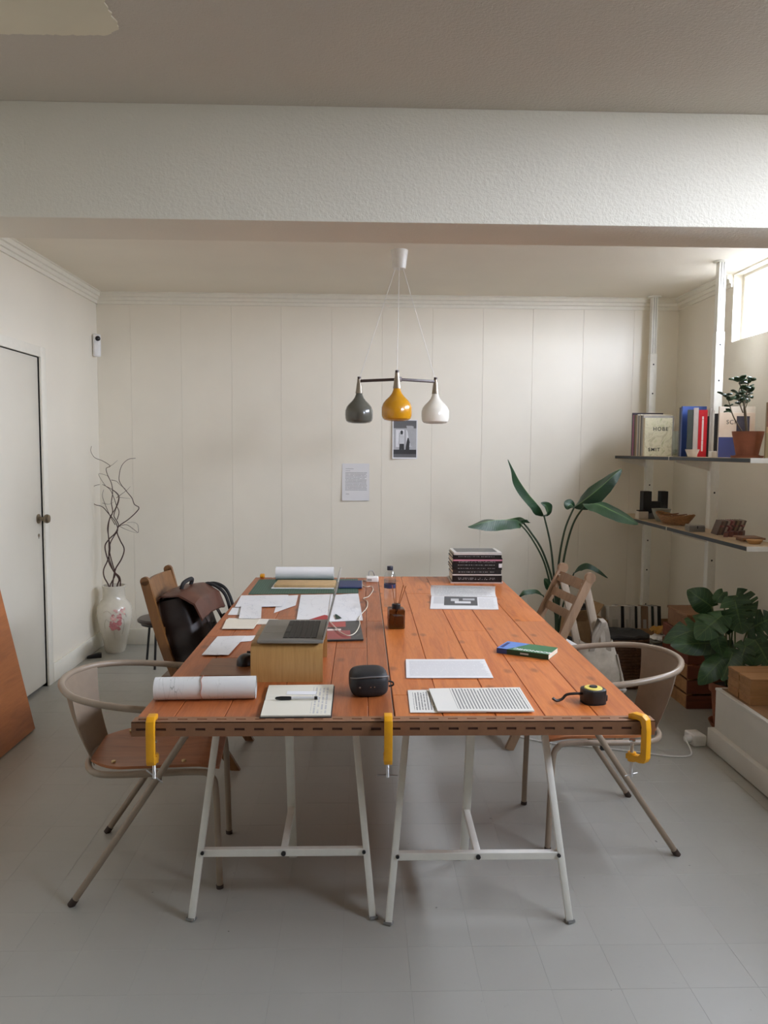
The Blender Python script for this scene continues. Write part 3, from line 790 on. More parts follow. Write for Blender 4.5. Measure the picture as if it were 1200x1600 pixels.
for (a, c, nm, col) in tips:
    q = Vector((a, c, zb))
    MB().beam((0, 0, zb), q, .012, .017, .002).build('arm', DK, lp)
    MB().tube([(a * .1, c * .1, -.105), (a, c, zb + .01)], .0017, 6).build('cord', CORD, lp)
    st = MB().lathe([(0, .012), (.0125, .012), (.0125, -.004), (.0155, -.02), (.019, -.05), (.023, -.075), (0, -.075)], 24, q).build('stem', NIK, lp)
    MB().lathe([(0, .016), (.0105, .016), (.0105, .0), (0, 0)], 16, q + Vector((0, 0, .01))).build('cap', DK, st)
    sh = [(.019, -.072), (.0215, -.085), (.029, -.103), (.044, -.122), (.064, -.141), (.0775, -.159), (.0850, -.181), (.0858, -.205), (.0845, -.228), (.079, -.245), (.067, -.254), (.05, -.257), (.048, -.255), (.064, -.250), (.075, -.240), (.0805, -.225), (.0815, -.2), (.074, -.164), (.044, -.13), (.02, -.09)]
    MB().lathe([(r_, z) for r_, z in sh], 40, q, cap=False).build('shade', plain(nm, col, .22, var=.02, coat=.4), lp)

# ================================================================== THINGS ON THE WALLS
def wall_sheet(name, label, cat, x0, x1, z0, z1, mat, lift=.012, yb=YB):
    def f(u, v):
        return Vector((x0 + (x1 - x0) * u - (x0 + x1) / 2, -.0015 - lift * (1 - v) ** 2 * (1 - .6 * u), z0 + (z1 - z0) * v - (z0 + z1) / 2))
    o = MB().grid(f, 8, 10, Vector((0, .0008, 0))).build(name, mat)
    o.location = ((x0 + x1) / 2, yb - .0002, (z0 + z1) / 2); return tag(o, label, cat)
let = wall_sheet('typed_letter', 'typed white letter pinned low on the back wall', 'paper', -.16, .053, 1.14, 1.43,
           printed('letter_print', (.74, .73, .73, 1), (.28, .28, .28, 1), 26, mu=(.12, .92), mv=(.26, .76), words=40, dens=.36,
                   blocks=[(.13, .42, .85, .865, (.4, .4, .4, 1)), (.13, .3, .80, .812, (.4, .4, .4, 1)), (.14, .26, .17, .19, (.45, .45, .45, 1))]))
pc = thing('photo_print', 'black and white photo print of two figures pinned below the mustard shade', 'photo', (.327, YB - .002, 1.62))
W_, H_ = .0975, .152
MB().grid(lambda u, v: Vector(((u * 2 - 1) * W_, -.002 - .012 * (1 - u) ** 2 * (1 - .5 * v), (v * 2 - 1) * H_)), 8, 8, Vector((0, .0008, 0))).build('sheet', PAPER, pc)
def ink(name, c): return plain('ink_' + name, (c, c, c * 1.02), .5, var=.05)
def patch(poly, m_, d_, nm):
    mb = MB(); vs_ = []
    for a, c in poly:
        u = (a / W_ + 1) / 2; vv = (c / H_ + 1) / 2
        vs_.append(mb.bm.verts.new((a, -.002 - .012 * (1 - u) ** 2 * (1 - .5 * vv) - d_, c)))
    mb.bm.faces.new(vs_); mb.build(nm, m_, pc, 0)
def rects(x0, x1, z0, z1, n_=6):
    return [(x0 + (x1 - x0) * i / n_, z0) for i in range(n_ + 1)] + [(x1 - (x1 - x0) * i / n_, z1) for i in range(n_ + 1)]
patch(rects(-.088, .09, -.14, .145), ink('mid', .42), .0006, 'picture')
patch(rects(-.088, .09, .085, .145), ink('dark', .12), .0009, 'picture_shadow')
patch(rects(-.07, -.005, -.06, .075), ink('light', .72), .0009, 'picture_window'); patch(rects(.01, .055, -.06, .07), ink('light', .7), .0009, 'picture_window')
patch(rects(-.088, .09, -.115, -.08), ink('black', .03), .0009, 'picture_base')
patch(rects(-.088, .09, -.14, -.115), ink('dark', .12), .0009, 'picture_floor')
patch([(-.045, -.115), (-.026, -.115), (-.024, -.07), (-.02, -.115), (-.004, -.115), (-.006, -.035), (-.042, -.035)], ink('black', .03), .0013, 'picture_figure')
patch([(-.042, -.035), (-.006, -.035), (-.006, .02), (-.018, .04), (-.034, .04), (-.042, .015)], ink('light2', .6), .0013, 'picture_figure')
patch([(-.034, .038), (-.016, .038), (-.014, .06), (-.024, .07), (-.036, .06)], ink('black', .03), .0014, 'picture_figure')
patch([(.0, -.12), (.034, -.12), (.036, -.06), (.038, -.02), (.03, .01), (.022, .012), (.014, -.02), (.008, -.06)], ink('black', .03), .0013, 'picture_figure')
# wall camera in the left corner
wc = thing('wall_camera', 'small white motion sensor with a black lens high in the left corner', 'sensor', (XL + .012, YB - .07, 2.305))
wc.rotation_euler = (0, 0, rad(35))
MB().box(-.03, .03, -.045, -.018, -.085, .085, .012, 3).build('body', plain('sensor_white', (.78, .77, .74), .4), wc)
MB().box(-.025, .025, -.019, .01, -.06, .06, .003, 1).build('mount', plain('sensor_white', (0, 0, 0)), wc)
MB().lathe([(0, 0), (.019, 0), (.018, .008), (.01, .013), (0, .014)], 24, M=frame((1, 0, 0), (0, 0, 1), (0, -1, 0), (.004, -.044, .05))).build('lens', plain('lens_black', (.008, .008, .01), .15), wc)
# ================================================================== THINGS ON THE TABLE
def sheet(name, label, cat, quad, mat, z=TZ, thick=.0008, wav=.0015, group=None, seed=0, curl=None):
    """quad: pixel corners near-left, near-right, far-right, far-left, all lying on height z"""
    Q = [onz(a, c, z) for a, c in quad]; ctr = sum(Q, Vector()) / 4
    def f(u, v):
        p = Q[0].lerp(Q[1], u).lerp(Q[3].lerp(Q[2], u), v) - ctr
        h = wav * (mnoise.noise(Vector((u * 2.3 + seed * 7, v * 2.1, seed))) + 1)
        if curl: h += curl(u, v)
        return p + Vector((0, 0, thick + h * (2 * max(abs(u - .5), abs(v - .5)))))
    o = MB().grid(f, 12, 12, thick).build(name, mat); o.location = ctr; return tag(o, label, cat, group)
SK1 = drawn('sketch_a', (.78, .78, .78, 1), (.30, .32, .38, 1), 6, .7)
SK2 = drawn('sketch_b', (.79, .79, .80, 1), (.35, .36, .42, 1), 9, .6)
SK3 = drawn('sketch_c', (.77, .77, .77, 1), (.38, .38, .40, 1), 5, .45)
Z1, Z2, Z3, Z4 = TZ + .001, TZ + .004, TZ + .0065, TZ + .009
G = 'loose sheets and drawings on the left table top'
sheet('paper_sheet', 'white hand-written sheet lying left of the black mouse', 'paper', [(315, 1024), (357, 1024), (384, 994), (340, 995)], SK3, Z2, group=G, seed=1)
sheet('paper_sheet', 'white strip of paper reaching towards the laptop, under the sheet left of the mouse', 'paper', [(350, 1005), (392, 1002), (404, 993), (345, 996)], PAPER, Z1, wav=.0006, group=G, seed=2)
sheet('envelope', 'cream envelope lying on the left edge of the left table top', 'envelope', [(347, 983), (396, 983), (406, 968), (354, 968)], CREAMP, Z2, .002, .0004, G, 3)
sheet('paper_sheet', 'narrow cream strip of paper beside the cream envelope', 'paper', [(352, 977), (434, 975), (435, 968), (357, 966)], plain('cream_strip', (.74, .70, .62), .8), Z1, wav=.0006, group=G, seed=4)
sheet('paper_sheet', 'small blank white sheet just above the cream envelope', 'paper', [(356, 961), (402, 961), (408, 950), (363, 950)], PAPER, Z1, wav=.0006, group=G, seed=5)
sheet('paper_sheet', 'small pencil sketch overlapping the blank white sheet', 'paper', [(373, 967), (408, 967), (409, 946), (377, 947)], SK1, Z3, group=G, seed=6)
sheet('paper_sheet', 'wide pencil drawing at the left below the green cutting mat', 'paper', [(367, 949), (441, 948), (451, 930), (377, 931)], SK2, Z2, group=G, seed=7)
sheet('paper_sheet', 'white drawing tucked between the two wide drawings', 'paper', [(428, 958), (462, 946), (466, 930), (436, 932)], SK3, Z1, wav=.0006, group=G, seed=8)
sheet('paper_sheet', 'large drawing lying directly behind the laptop screen', 'paper', [(463, 971), (518, 970), (522, 929), (470, 930)], SK3, Z2, group=G, seed=9)
sheet('paper_sheet', 'large printed plan to the right of the laptop screen', 'paper', [(512, 972), (567, 970), (560, 928), (517, 930)], SK2, Z3, group=G, seed=10)
sheet('paper_scrap', 'small red paper triangle beside the laptop screen', 'paper', [(481, 969), (512, 968), (512, 962), (507, 961)], plain('red_paper', srgb(170, 62, 60), .7), Z4, wav=.0004)
sheet('paper_scrap', 'small dark green folded card on the printed plan', 'card', [(526, 967), (534, 966), (526, 960), (523, 960)], plain('dark_green_card', srgb(34, 58, 44), .7), Z4 + .003, wav=.0003)
# red and black magazine
MAGM = printed('magazine_cover', (.030, .030, .030, 1), (.05, .05, .05, 1), 3, blocks=[(.03, .72, .04, .46, srgb(150, 52, 52)), (.03, .62, .66, .94, srgb(172, 60, 56)), (.05, .60, .50, .60, srgb(60, 26, 26)), (.06, .50, .47, .56, srgb(222, 200, 196))], rough=.35)
Q = [(498, 1003), (568, 1001), (562, 971), (503, 973)]
sheet('magazine', 'black magazine with red cover panels right of the laptop', 'magazine', Q, MAGM, Z1, .006, .0006)
# cutting mat
k = NT('cutting_mat'); tc = k.n('ShaderNodeTexCoord'); spx = k.n('ShaderNodeSeparateXYZ'); k.l(tc.outputs['UV'], spx.inputs[0])
gr = None
for so, n_ in ((spx.outputs[0], 45), (spx.outputs[1], 30)):
    q = k.math('LESS_THAN', k.math('FRACT', k.math('MULTIPLY', so, n_)), .13); gr = q if gr is None else k.math('MAXIMUM', gr, q)
k.l(k.mix(k.math('MULTIPLY', gr, .28), srgb(24, 74, 58), srgb(150, 170, 150)), k.b.inputs['Base Color']); k.b.inputs['Roughness'].default_value = .5
sheet('cutting_mat', 'green gridded cutting mat at the far left of the table', 'cutting mat', [(388, 929), (560, 927), (559, 905), (405, 906)], k.m, TZ + .0002, .003, 0)
# cardboard folder on white tray
q = onz(470, 916, TZ + .012)
fo = thing('cardboard_folder', 'flat kraft cardboard parcel lying on the green cutting mat', 'folder', (-.325, 4.52, TZ + .0036), rad(-1))
MB().box(-.175, .17, -.09, .085, .006, .022, .003, 2).build('cover', plain('kraft', srgb(196, 164, 118), .75, var=.08), fo)
MB().box(-.19, .165, -.10, .08, 0, .006, .001, 1).build('backing_sheet', PAPER, fo)
nb = thing('blue_notebook', 'dark blue notebook lying on the cutting mat behind the laptop screen', 'notebook', (-.075, 4.55, TZ + .0036))
MB().box(-.06, .075, -.11, .11, 0.0, .010, .002, 1).build('cover', plain('blue_cover', srgb(48, 60, 100), .6), nb)
MB().box(-.056, .0765, -.107, .107, .0015, .0085).build('pages', CREAMP, nb)
# big white paper roll at the far edge
ro = thing('paper_roll', 'thick roll of blank white paper at the far edge of the left table top', 'paper roll', (-.349, 4.755, TZ + .0035))
def spiral(r0, r1, turns, n_=96):
    return [((r0 + (r1 - r0) * i / n_) * cos(i / n_ * turns * 2 * pi), (r0 + (r1 - r0) * i / n_) * sin(i / n_ * turns * 2 * pi)) for i in range(n_ + 1)]
def roll(mb, L, r0, r1, turns, thick=.0012, zc=None):
    S = spiral(r0, r1, turns, 40 * int(turns + 1)); zc = r1 if zc is None else zc; n_ = len(S) - 1
    def f(u, v):
        i = min(int(u * n_ + .5), n_); return Vector(((v - .5) * L, S[i][0], zc + S[i][1]))
    return mb.grid(f, n_, 6)
roll(MB(), .352, .026, .040, 4).build('sheet', PAPER, ro)
# bound roll of drawings near the left corner
rl = thing('drawing_roll', 'rolled drawings held by a rubber band at the near left corner of the table', 'paper roll', (-.494, 2.452, TZ + .0002), rad(2.5))
kr = drawn('sketch_roll', (.76, .76, .74, 1), (.26, .28, .24, 1), 17, 1.0)
roll(MB(), .315, .022, .037, 5).build('sheet', kr, rl)
MB().tube([(-.01 + .002 * sin(i), .0378 * cos(i * pi / 16), .0372 + .0378 * sin(i * pi / 16)) for i in range(32)], .0013, 6, closed=True).build('rubber_band', plain('band_red', srgb(168, 110, 90), .6), rl)
# thin wooden rulers behind the roll
rw = thing('wooden_ruler', 'thin wooden ruler lying behind the rolled drawings', 'ruler', (-.43, 2.66, TZ), rad(2))
MB().box(-.155, .155, -.014, .014, 0, .004, .0006, 1).build('blade', wood('ruler_wood', srgb(120, 74, 36), srgb(160, 104, 54), 0, .4, 9, False), rw)
sb = thing('mouse_board', 'flat brown wooden board under the black mouse', 'board', (-.445, 2.80, TZ))
MB().box(-.12, .07, -.105, .125, 0, .006, .001, 1).build('panel', wood('mouse_board_wood', srgb(128, 78, 42), srgb(156, 98, 56), 0, .35, 8, False), sb)
# mouse
mo = thing('computer_mouse', 'black computer mouse left of the bamboo stand', 'mouse', (-.425, 2.855, TZ + .006), rad(82))
def mouse(u, v):
    a = u * 2 * pi; rr_ = sin(v * pi / 2)
    x = .056 * cos(a) * rr_; y = .033 * sin(a) * rr_ * (1 - .10 * cos(a)); z = .037 * cos(v * pi / 2) ** .75 * (1 - .22 * (x / .056))
    return Vector((x, y, max(0, z)))
mb = MB(); mb.grid(mouse, 32, 12); bmesh.ops.remove_doubles(mb.bm, verts=mb.bm.verts, dist=1e-5)
bmesh.ops.holes_fill(mb.bm, edges=[e for e in mb.bm.edges if e.is_boundary]); mb.build('shell', plain('mouse_black', (.014, .015, .018), .35), mo)
MB().tube([(.03, -.006, .031), (.03, .006, .031)], .006, 12).build('scroll_wheel', BLACKM, mo)
# bamboo stand: one bent sheet
BAM = wood('bamboo', srgb(168, 122, 66), srgb(202, 158, 98), 2, .4, 8, False, 16, .15, .02)
bs = thing('laptop_stand', 'bent bamboo stand carrying the laptop', 'laptop stand', (-.2555, 2.632, TZ))
pr_ = [(0, 0), (-.004, .06), (-.002, .105)] + [(.024 - .026 * cos(a), .106 + .026 * sin(a)) for a in (.3, .6, .9, 1.2, 1.5)] + [(.10, .133), (.2, .134), (.28, .133)] + [(.30 + .026 * sin(a), .107 + .026 * cos(a)) for a in (.2, .5, .8, 1.1, 1.4)] + [(.33, .06), (.332, 0)]
def bent(u, v):
    s_ = u * (len(pr_) - 1); i = min(int(s_), len(pr_) - 2); f_ = s_ - i
    return Vector(((v - .5) * .245, pr_[i][0] * (1 - f_) + pr_[i + 1][0] * f_, pr_[i][1] * (1 - f_) + pr_[i + 1][1] * f_))
def bent_shell():
    mb = MB(); nrm = []
    n_ = len(pr_)
    for i in range(n_):
        a, c = pr_[max(0, i - 1)], pr_[min(n_ - 1, i + 1)]; t_ = Vector((c[0] - a[0], c[1] - a[1])).normalized(); nrm.append((t_.y, -t_.x))
    poly = pr_ + [(p[0] + nn[0] * .007, max(0, p[1] + nn[1] * .007)) for p, nn in reversed(list(zip(pr_, nrm)))]
    mb.prism(poly, -.1225, .1225, frame((0, 1, 0), (0, 0, 1), (1, 0, 0), (0, 0, 0))); return mb
bent_shell().build('bent_sheet', BAM, bs)
# laptop (screen side to the right)
ALU = plain('aluminium', srgb(142, 140, 134), .42, .35, var=.03); ALUD = plain('aluminium_edge', srgb(190, 188, 182), .35, .6, var=.03)
lt = thing('laptop', 'open silver laptop standing on the bamboo stand', 'laptop', (-.243, 2.785, TZ + .1345))
MB().box(-.112, .112, -.165, .165, .002, .014, .0035, 2).build('base', ALU, lt)
kb = MB().box(-.028, .088, -.135, .135, .0138, .0146).build('keyboard', plain('key_well', (.02, .02, .02), .5), lt)
km = MB().box(-.0075, .0075, -.0085, .0085, 0, .0016, .0008, 1).mesh('key', plain('key_black', (.016, .016, .017), .45))
for i in range(6):
    for j in range(14):
        if i == 0 and 4 <= j <= 9: continue
        o = inst(km, 'key', kb); o.location = (-.018 + i * .0192, -.126 + j * .0194, .0146)
o = MB().box(-.0075, .0075, -.054, .054, 0, .0016, .0008, 1).build('key', plain('key_black', (0, 0, 0)), kb); o.location = (-.018, .0, .0146)
MB().box(-.102, -.036, -.052, .052, .0139, .0144, .0002, 1).build('trackpad', plain('trackpad', srgb(126, 124, 118), .35, .2), lt)
tilt = rad(14)
sc_ = MB().box(-.003, .003, -.165, .165, .004, .208, .002, 2).build('screen', ALUD, lt); sc_.location = (.112, 0, .012); sc_.rotation_euler = (0, tilt, 0)
MB().box(-.0034, -.003, -.157, .157, .014, .200).build('display', plain('display_black', (.010, .010, .012), .08), sc_)
MB().cyl((.112, -.12, .013), (.112, .12, .013), .005, 12).build('hinge', BLACK, lt)
for a in (-.09, .09):
    for c in (-.14, .14): MB().lathe([(0, 0), (.008, 0), (.008, .003), (0, .003)], 12, (a, c, -.0005)).build('rubber_foot', BLACK, lt)
# open notebook with pen
q0 = [onz(*p, TZ) for p in ((405, 1124), (518, 1123), (523, 1073), (419, 1074))]; cq = sum(q0, Vector()) / 4
on_ = thing('open_notebook', 'open notebook with cream pages lying at the near edge of the table', 'notebook', (cq.x, cq.y, TZ))
for nm, m_, dz, ins in (('cover', BLACKM, .003, 0), ('pages', None, .0095, .004)):
    if nm == 'cover':
        o = MB().grid(lambda u, v: q0[0].lerp(q0[1], u).lerp(q0[3].lerp(q0[2], u), v) - cq + Vector((0, 0, .003)), 2, 2, .003).build(nm, m_, on_)
    else:
        NBM = printed('notebook_page', (.74, .71, .60, 1), (.42, .42, .44, 1), 18, True, (.05, .95), (.70, .96), 24, .45)
        def pg(u, v):
            uu = .015 + .97 * u; vv = .02 + .96 * v
            p = q0[0].lerp(q0[1], uu).lerp(q0[3].lerp(q0[2], uu), vv) - cq
            d_ = abs(v - .53); return p + Vector((0, 0, .0105 - .0045 * math.exp(-(d_ / .05) ** 2) - .002 * d_))
        MB().grid(pg, 10, 30, .0045).build(nm, NBM, on_)
cd = thing('note_card', 'small white card tucked on the far page of the open notebook', 'card', (onz(470, 1086, TZ + .011) .x, onz(470, 1083, TZ + .011).y, TZ + .0106), rad(-1))
MB().box(-.047, .047, -.014, .02, 0, .0008).build('sheet', PAPER, cd)
pn = thing('pen', 'clear ballpoint pen with black grip lying along the fold of the notebook', 'pen', (onz(467, 1094, TZ + .012).x, onz(467, 1092.5, TZ + .012).y, TZ + .0155), rad(1))
MB().lathe([(0, -.075), (.001, -.075), (.004, -.065), (.0048, -.06), (.0046, .06), (0, .062)], 14, M=frame((0, 1, 0), (0, 0, 1), (1, 0, 0), (0, 0, 0))).build('barrel', plain('pen_clear', (.62, .62, .62), .2), pn)
MB().lathe([(.0, -.076), (.0045, -.072), (.0062, -.055), (.0058, -.03), (.005, -.024), (0, -.024)], 14, M=frame((0, 1, 0), (0, 0, 1), (1, 0, 0), (0, 0, 0))).build('grip', BLACK, pn)
MB().lathe([(0, .048), (.0053, .048), (.0053, .057), (0, .057)], 14, M=frame((0, 1, 0), (0, 0, 1), (1, 0, 0), (0, 0, 0))).build('clip_band', BLACK, pn)
# black camera pouch
NYL = plain('black_nylon', (.012, .012, .013), .55, var=.3, scale=60, bump=.2)
cp_ = thing('camera_pouch', 'black zipped pouch with a grey zip on the left table top near the seam', 'pouch', (.022, 2.512, TZ), rad(8))
def pouch(u, v):
    a = u * 2 * pi; ph = (v - .5) * pi; e1, e2 = .55, .55
    f = lambda w, e: math.copysign(abs(w) ** e, w)
    return Vector((.063 * f(cos(ph), e2) * f(cos(a), e1), .055 * f(cos(ph), e2) * f(sin(a), e1), .041 + .041 * f(sin(ph), e2) + .006 * f(cos(ph), e2) * f(sin(a), e1)))
mb = MB(); mb.grid(pouch, 36, 18); bmesh.ops.remove_doubles(mb.bm, verts=mb.bm.verts, dist=1e-5); mb.build('shell', NYL, cp_)
ZIP = plain('grey_zip', srgb(112, 110, 108), .5)
MB().tube(cr([(-.062, -.02, .058), (-.045, -.048, .064), (0, -.055, .068), (.045, -.049, .066), (.063, -.02, .06)], 6), .0022, 8).build('zip', ZIP, cp_)
MB().tube(cr([(-.055, .03, .066), (-.03, .048, .072), (.01, .053, .076), (.045, .045, .073), (.06, .02, .066)], 6), .0018, 8).build('zip', ZIP, cp_)
MB().box(.058, .064, -.03, -.018, .05, .06, .001, 1).build('zip_pull', CHROME, cp_)
MB().tube(cr([(.062, -.01, .04), (.078, -.012, .036), (.08, -.01, .026), (.066, -.008, .022)], 5), .003, 8).build('strap_loop', BLACKM, cp_)
for a in (-.035, .0, .012): MB().lathe([(0, 0), (.003, 0), (.002, .002), (0, .002)], 10, M=frame((1, 0, 0), (0, 0, 1), (0, -1, 0), (a, -.0535, .035))).build('stud', CHROME, cp_)
# papers on the right top
RP = 'printed sheets on the right table top'
P1 = printed('print_spread', (.76, .75, .74, 1), (.46, .46, .47, 1), 34, False, (.04, .98), (.08, .9), 60, .34)
sheet('printed_sheet', 'printed spread with two columns in the middle of the right table top', 'paper', [(635, 1060), (771, 1060), (757, 1031), (634, 1031)], P1, TZ + .0012, .002, .0006, RP, 20)
P2 = printed('print_rot', (.74, .72, .66, 1), (.10, .10, .10, 1), 30, True, (.08, .98), (.22, .98), 30, .30)
sheet('printed_sheet', 'cream page showing a few lines of type, under the stack at the near edge', 'paper', [(641, 1114), (760, 1114), (748, 1077), (637, 1079)], printed('print_rot_b', (.74, .72, .66, 1), (.12, .12, .12, 1), 26, True, (.1, .9), (.06, .36), 26, .36), TZ + .001, .0012, .0004, RP, 21)
sheet('printed_sheet', 'cream page full of type at the near edge of the right table top', 'paper', [(684, 1113), (835, 1113), (812, 1076), (670, 1078)], P2, TZ + .0042, .004, .0008, RP, 22)
# open magazine with folded-over half
mg0 = [onz(*p, TZ) for p in ((672, 952), (779, 953), (776, 936), (674, 934))]
MG = printed('mag_page', (.76, .76, .76, 1), (.5, .5, .5, 1), 20, False, (.72, .97), (.1, .9), 60, .35, blocks=[(.2, .70, .28, .98, (.10, .10, .10, 1)), (.36, .60, .45, .62, (.7, .7, .7, 1)), (.3, .42, .62, .82, (.55, .55, .54, 1)), (.48, .66, .7, .86, (.45, .45, .45, 1)), (.04, .2, .4, .95, (.60, .60, .60, 1))])
mg = thing('open_magazine', 'open magazine with a black and white picture near the far right of the table', 'magazine', tuple((sum(mg0, Vector()) / 4)))
cm = sum(mg0, Vector()) / 4
MB().grid(lambda u, v: mg0[0].lerp(mg0[1], u).lerp(mg0[3].lerp(mg0[2], u), v) - cm + Vector((0, 0, .004 + .006 * v ** 2)), 8, 8, .0035).build('flat_page', MG, mg)
MG2 = printed('mag_page_b', (.74, .74, .72, 1), (.52, .52, .52, 1), 12, False, (.05, .96), (.05, .95), 60, .42)
far = [mg0[3] - cm, mg0[2] - cm]
def curlp(u, v):
    a = v * 2.5; p = far[0].lerp(far[1], u); r_ = .048
    return p + Vector((0, .006 + r_ * sin(a) , .010 + r_ * (1 - cos(a)) * .62))
MB().grid(curlp, 8, 14, Vector((0, .001, -.001))).build('curled_page', MG2, mg)
# green and blue paperback
gb0 = [onz(*p, TZ) for p in ((776, 1020), (857, 1031), (873, 1018))]
ax = (gb0[1] - gb0[0]); Lb = ax.length; ax.normalize(); ay = Vector((-ax.y, ax.x, 0)); Wb = .125
gb = thing('paperback', 'green and blue paperback lying aslant on the right table top', 'book', tuple(gb0[0]))
gb.rotation_euler = (0, 0, math.atan2(ax.y, ax.x))
GRN = plain('cover_green', srgb(44, 112, 66), .4, var=.05); BLU = plain('cover_blue', srgb(96, 136, 206), .4, var=.05)
MB().box(.001, Lb - .001, .002, Wb - .002, .0008, .0192).build('pages', CREAMP, gb)
def cov(poly, z0, z1, m_, nm): MB().prism(poly, z0, z1).build(nm, m_, gb, 0)
cov([(Lb * .20, 0), (Lb, 0), (Lb, Wb), (Lb * .46, Wb)], .0190, .0202, GRN, 'front_cover')
cov([(0, 0), (Lb * .20, 0), (Lb * .46, Wb), (0, Wb)], .0190, .0202, BLU, 'front_cover_corner')
MB().box(0, Lb, 0, Wb, 0, .0008).build('back_cover', GRN, gb)
MB().box(Lb * .2, Lb, -.0006, .0006, 0, .0202).build('spine', plain('spine_green', srgb(22, 66, 40), .4), gb)
MB().box(0, Lb * .2, -.0006, .0006, 0, .0202).build('spine_corner', plain('spine_blue', srgb(40, 66, 120), .4), gb)
MB().box(Lb * .46, Lb * .62, -.0012, -.0005, .007, .0135).build('spine_label', plain('label_pale', srgb(190, 200, 190), .5), gb)
LW = plain('letter_white', (.82, .82, .80), .5)
letters('ECONOMIC', .028, LW, gb, frame((-1, 0, 0), (0, -1, 0), (0, 0, 1), (Lb * .66, .024, .0203)), bold=.0008)
MB().box(.006, .02, .02, Wb - .02, .0202, .0206).build('cover_bar', plain('ink_blue', srgb(42, 58, 120), .5), gb)
# tape measure
tmx = thing('tape_measure', 'black and yellow tape measure with a wrist strap near the right edge of the table', 'tape measure', (.733, 2.412, TZ), rad(10))
TB = plain('tape_black', (.012, .012, .012), .45); TY = plain('tape_yellow', srgb(226, 206, 96), .45)
out = [(.038 * math.copysign(abs(cos(a)) ** .7, cos(a)), .036 * math.copysign(abs(sin(a)) ** .7, sin(a))) for a in [i * 2 * pi / 32 for i in range(32)]]
MB().prism(out, .002, .046, bev=.005).build('case', TB, tmx)
MB().lathe([(.0, .0455), (.029, .0455), (.027, .0485), (.015, .0495), (0, .0495)], 32).build('yellow_face', TY, tmx)
MB().lathe([(.0, .049), (.013, .049), (.012, .053), (0, .053)], 24).build('button', TB, tmx)
MB().box(.034, .045, -.012, .012, .004, .024, .002, 1).build('mouth', TB, tmx)
MB().prism(out, .0, .0025).build('base', TB, tmx)
pth = cr([(-.036, 0, .03), (-.06, .004, .03), (-.085, .01, .026), (-.1, .012, .012), (-.118, .012, .008), (-.13, .015, .016)], 5)
MB().tube(pth, .0045, 8).build('strap', TB, tmx)
# book stack
sk = [(.0, .008, 'pale board', srgb(206, 186, 176), .315, .24, 0), (.008, .040, 'thick black book', srgb(20, 20, 21), .298, .225, 1), (.048, .008, 'thin white book', srgb(214, 212, 206), .298, .22, 0),
      (.056, .026, 'dark grey book', srgb(34, 36, 36), .292, .22, 1), (.082, .018, 'black book', srgb(16, 16, 18), .300, .235, 1), (.100, .022, 'charcoal book', srgb(26, 28, 29), .298, .225, 1),
      (.122, .030, 'black book with a pink band', srgb(28, 12, 18), .298, .23, 2), (.152, .020, 'black glossy book', srgb(16, 16, 16), .294, .23, 1), (.172, .014, 'white topped book', srgb(206, 202, 196), .288, .22, 0)]
ordn = ['lowest', 'second lowest', 'third', 'fourth', 'fifth', 'sixth', 'seventh', 'eighth', 'topmost']
for i, (z0, h, nm, c_, W, D, kind) in enumerate(sk):
    t = thing('stacked_book', '%s lying %s in the table book stack' % (nm, ordn[i] if i in (0, 8) else ordn[i] + (' from the bottom' if i > 1 else '')), 'book', (.690 + RNG.uniform(-.002, .002), 4.64 + D / 2, TZ + z0 + .0001), rad(RNG.uniform(-1, 1)), 'stack of books on the right table top')
    m_ = plain('stack_' + nm.replace(' ', '_'), c_, .4, var=.05); W2, D2 = W / 2, D / 2; ct = min(.0025, h * .25)
    MB().box(-W2, W2, -D2, D2, 0, ct).box(-W2, W2, -D2, D2, h - .0002 - ct, h - .0002).box(-W2, W2, -D2, -D2 + .002, ct, h - .0002 - ct).build('cover', m_, t, 0)
    MB().box(-W2 + .003, W2 - .003, -D2 + .002, D2 - .003, ct, h - .0002 - ct).build('pages', CREAMP, t, 0)
    if kind == 2: MB().box(-W2 + .001, W2 - .001, -D2 - .0006, -D2, h * .45, h * .75).build('band', plain('pink_band', srgb(196, 130, 150), .5), t)
    if kind: MB().grid(lambda u, v: Vector(((u - .5) * W * .8, -D2 - .0004, h * (.3 + .4 * v) if kind == 1 else h * (.1 + .3 * v))), 1, 1).build('spine_title', printed('spine_print_%d' % i, c_, srgb(170, 170, 170), 1 if h < .03 else 2, False, (.02, .98), (0, 1), 22 + i * 3, .5), t, 0)
    if i == 5: MB().box(W2 - .018, W2 + .0006, -D2 - .0008, -D2, -.004, .02).build('white_sticker', PAPER, t)
    if i == 8: MB().box(-W2 + .02, W2 - .02, -D2 + .03, D2 - .01, h - .0002, h + .0004).build('cover_print', plain('cover_grey', srgb(110, 108, 104), .5), t)
# plastic water bottle
wbz = thing('water_bottle', 'clear plastic water bottle with dark blue cap near the seam', 'bottle', (.141, 3.935, TZ))
WBP = [(0, .004), (.02, 0), (.029, .004), (.0305, .02)]
for i in range(6): WBP += [(.0285, .028 + i * .013), (.0305, .034 + i * .013)]
WBP += [(.0305, .110), (.0305, .150), (.029, .158), (.022, .176), (.013, .186), (.0125, .200)]
MB().lathe(WBP, 32, cap=False).build('body', glassy('bottle_plastic', (.93, .95, .96, 1), .05, .09), wbz)
MB().lathe([(.0309, .098), (.0309, .118)], 32, cap=False).build('label', plain('label_navy', srgb(44, 52, 90), .4), wbz)
MB().lathe([(.0308, .118), (.0308, .142)], 32, cap=False).build('label_clear', glassy('label_pale_film', (.80, .86, .92, 1), .2, .12), wbz)
MB().lathe([(0, .018), (.0143, .018), (.0148, 0), (.0148, 0), (.0143, .018)][1:0] + [(.0148, .188), (.0148, .206), (.0138, .208), (0, .208)], 24).build('cap', plain('cap_navy', srgb(30, 32, 52), .4), wbz)
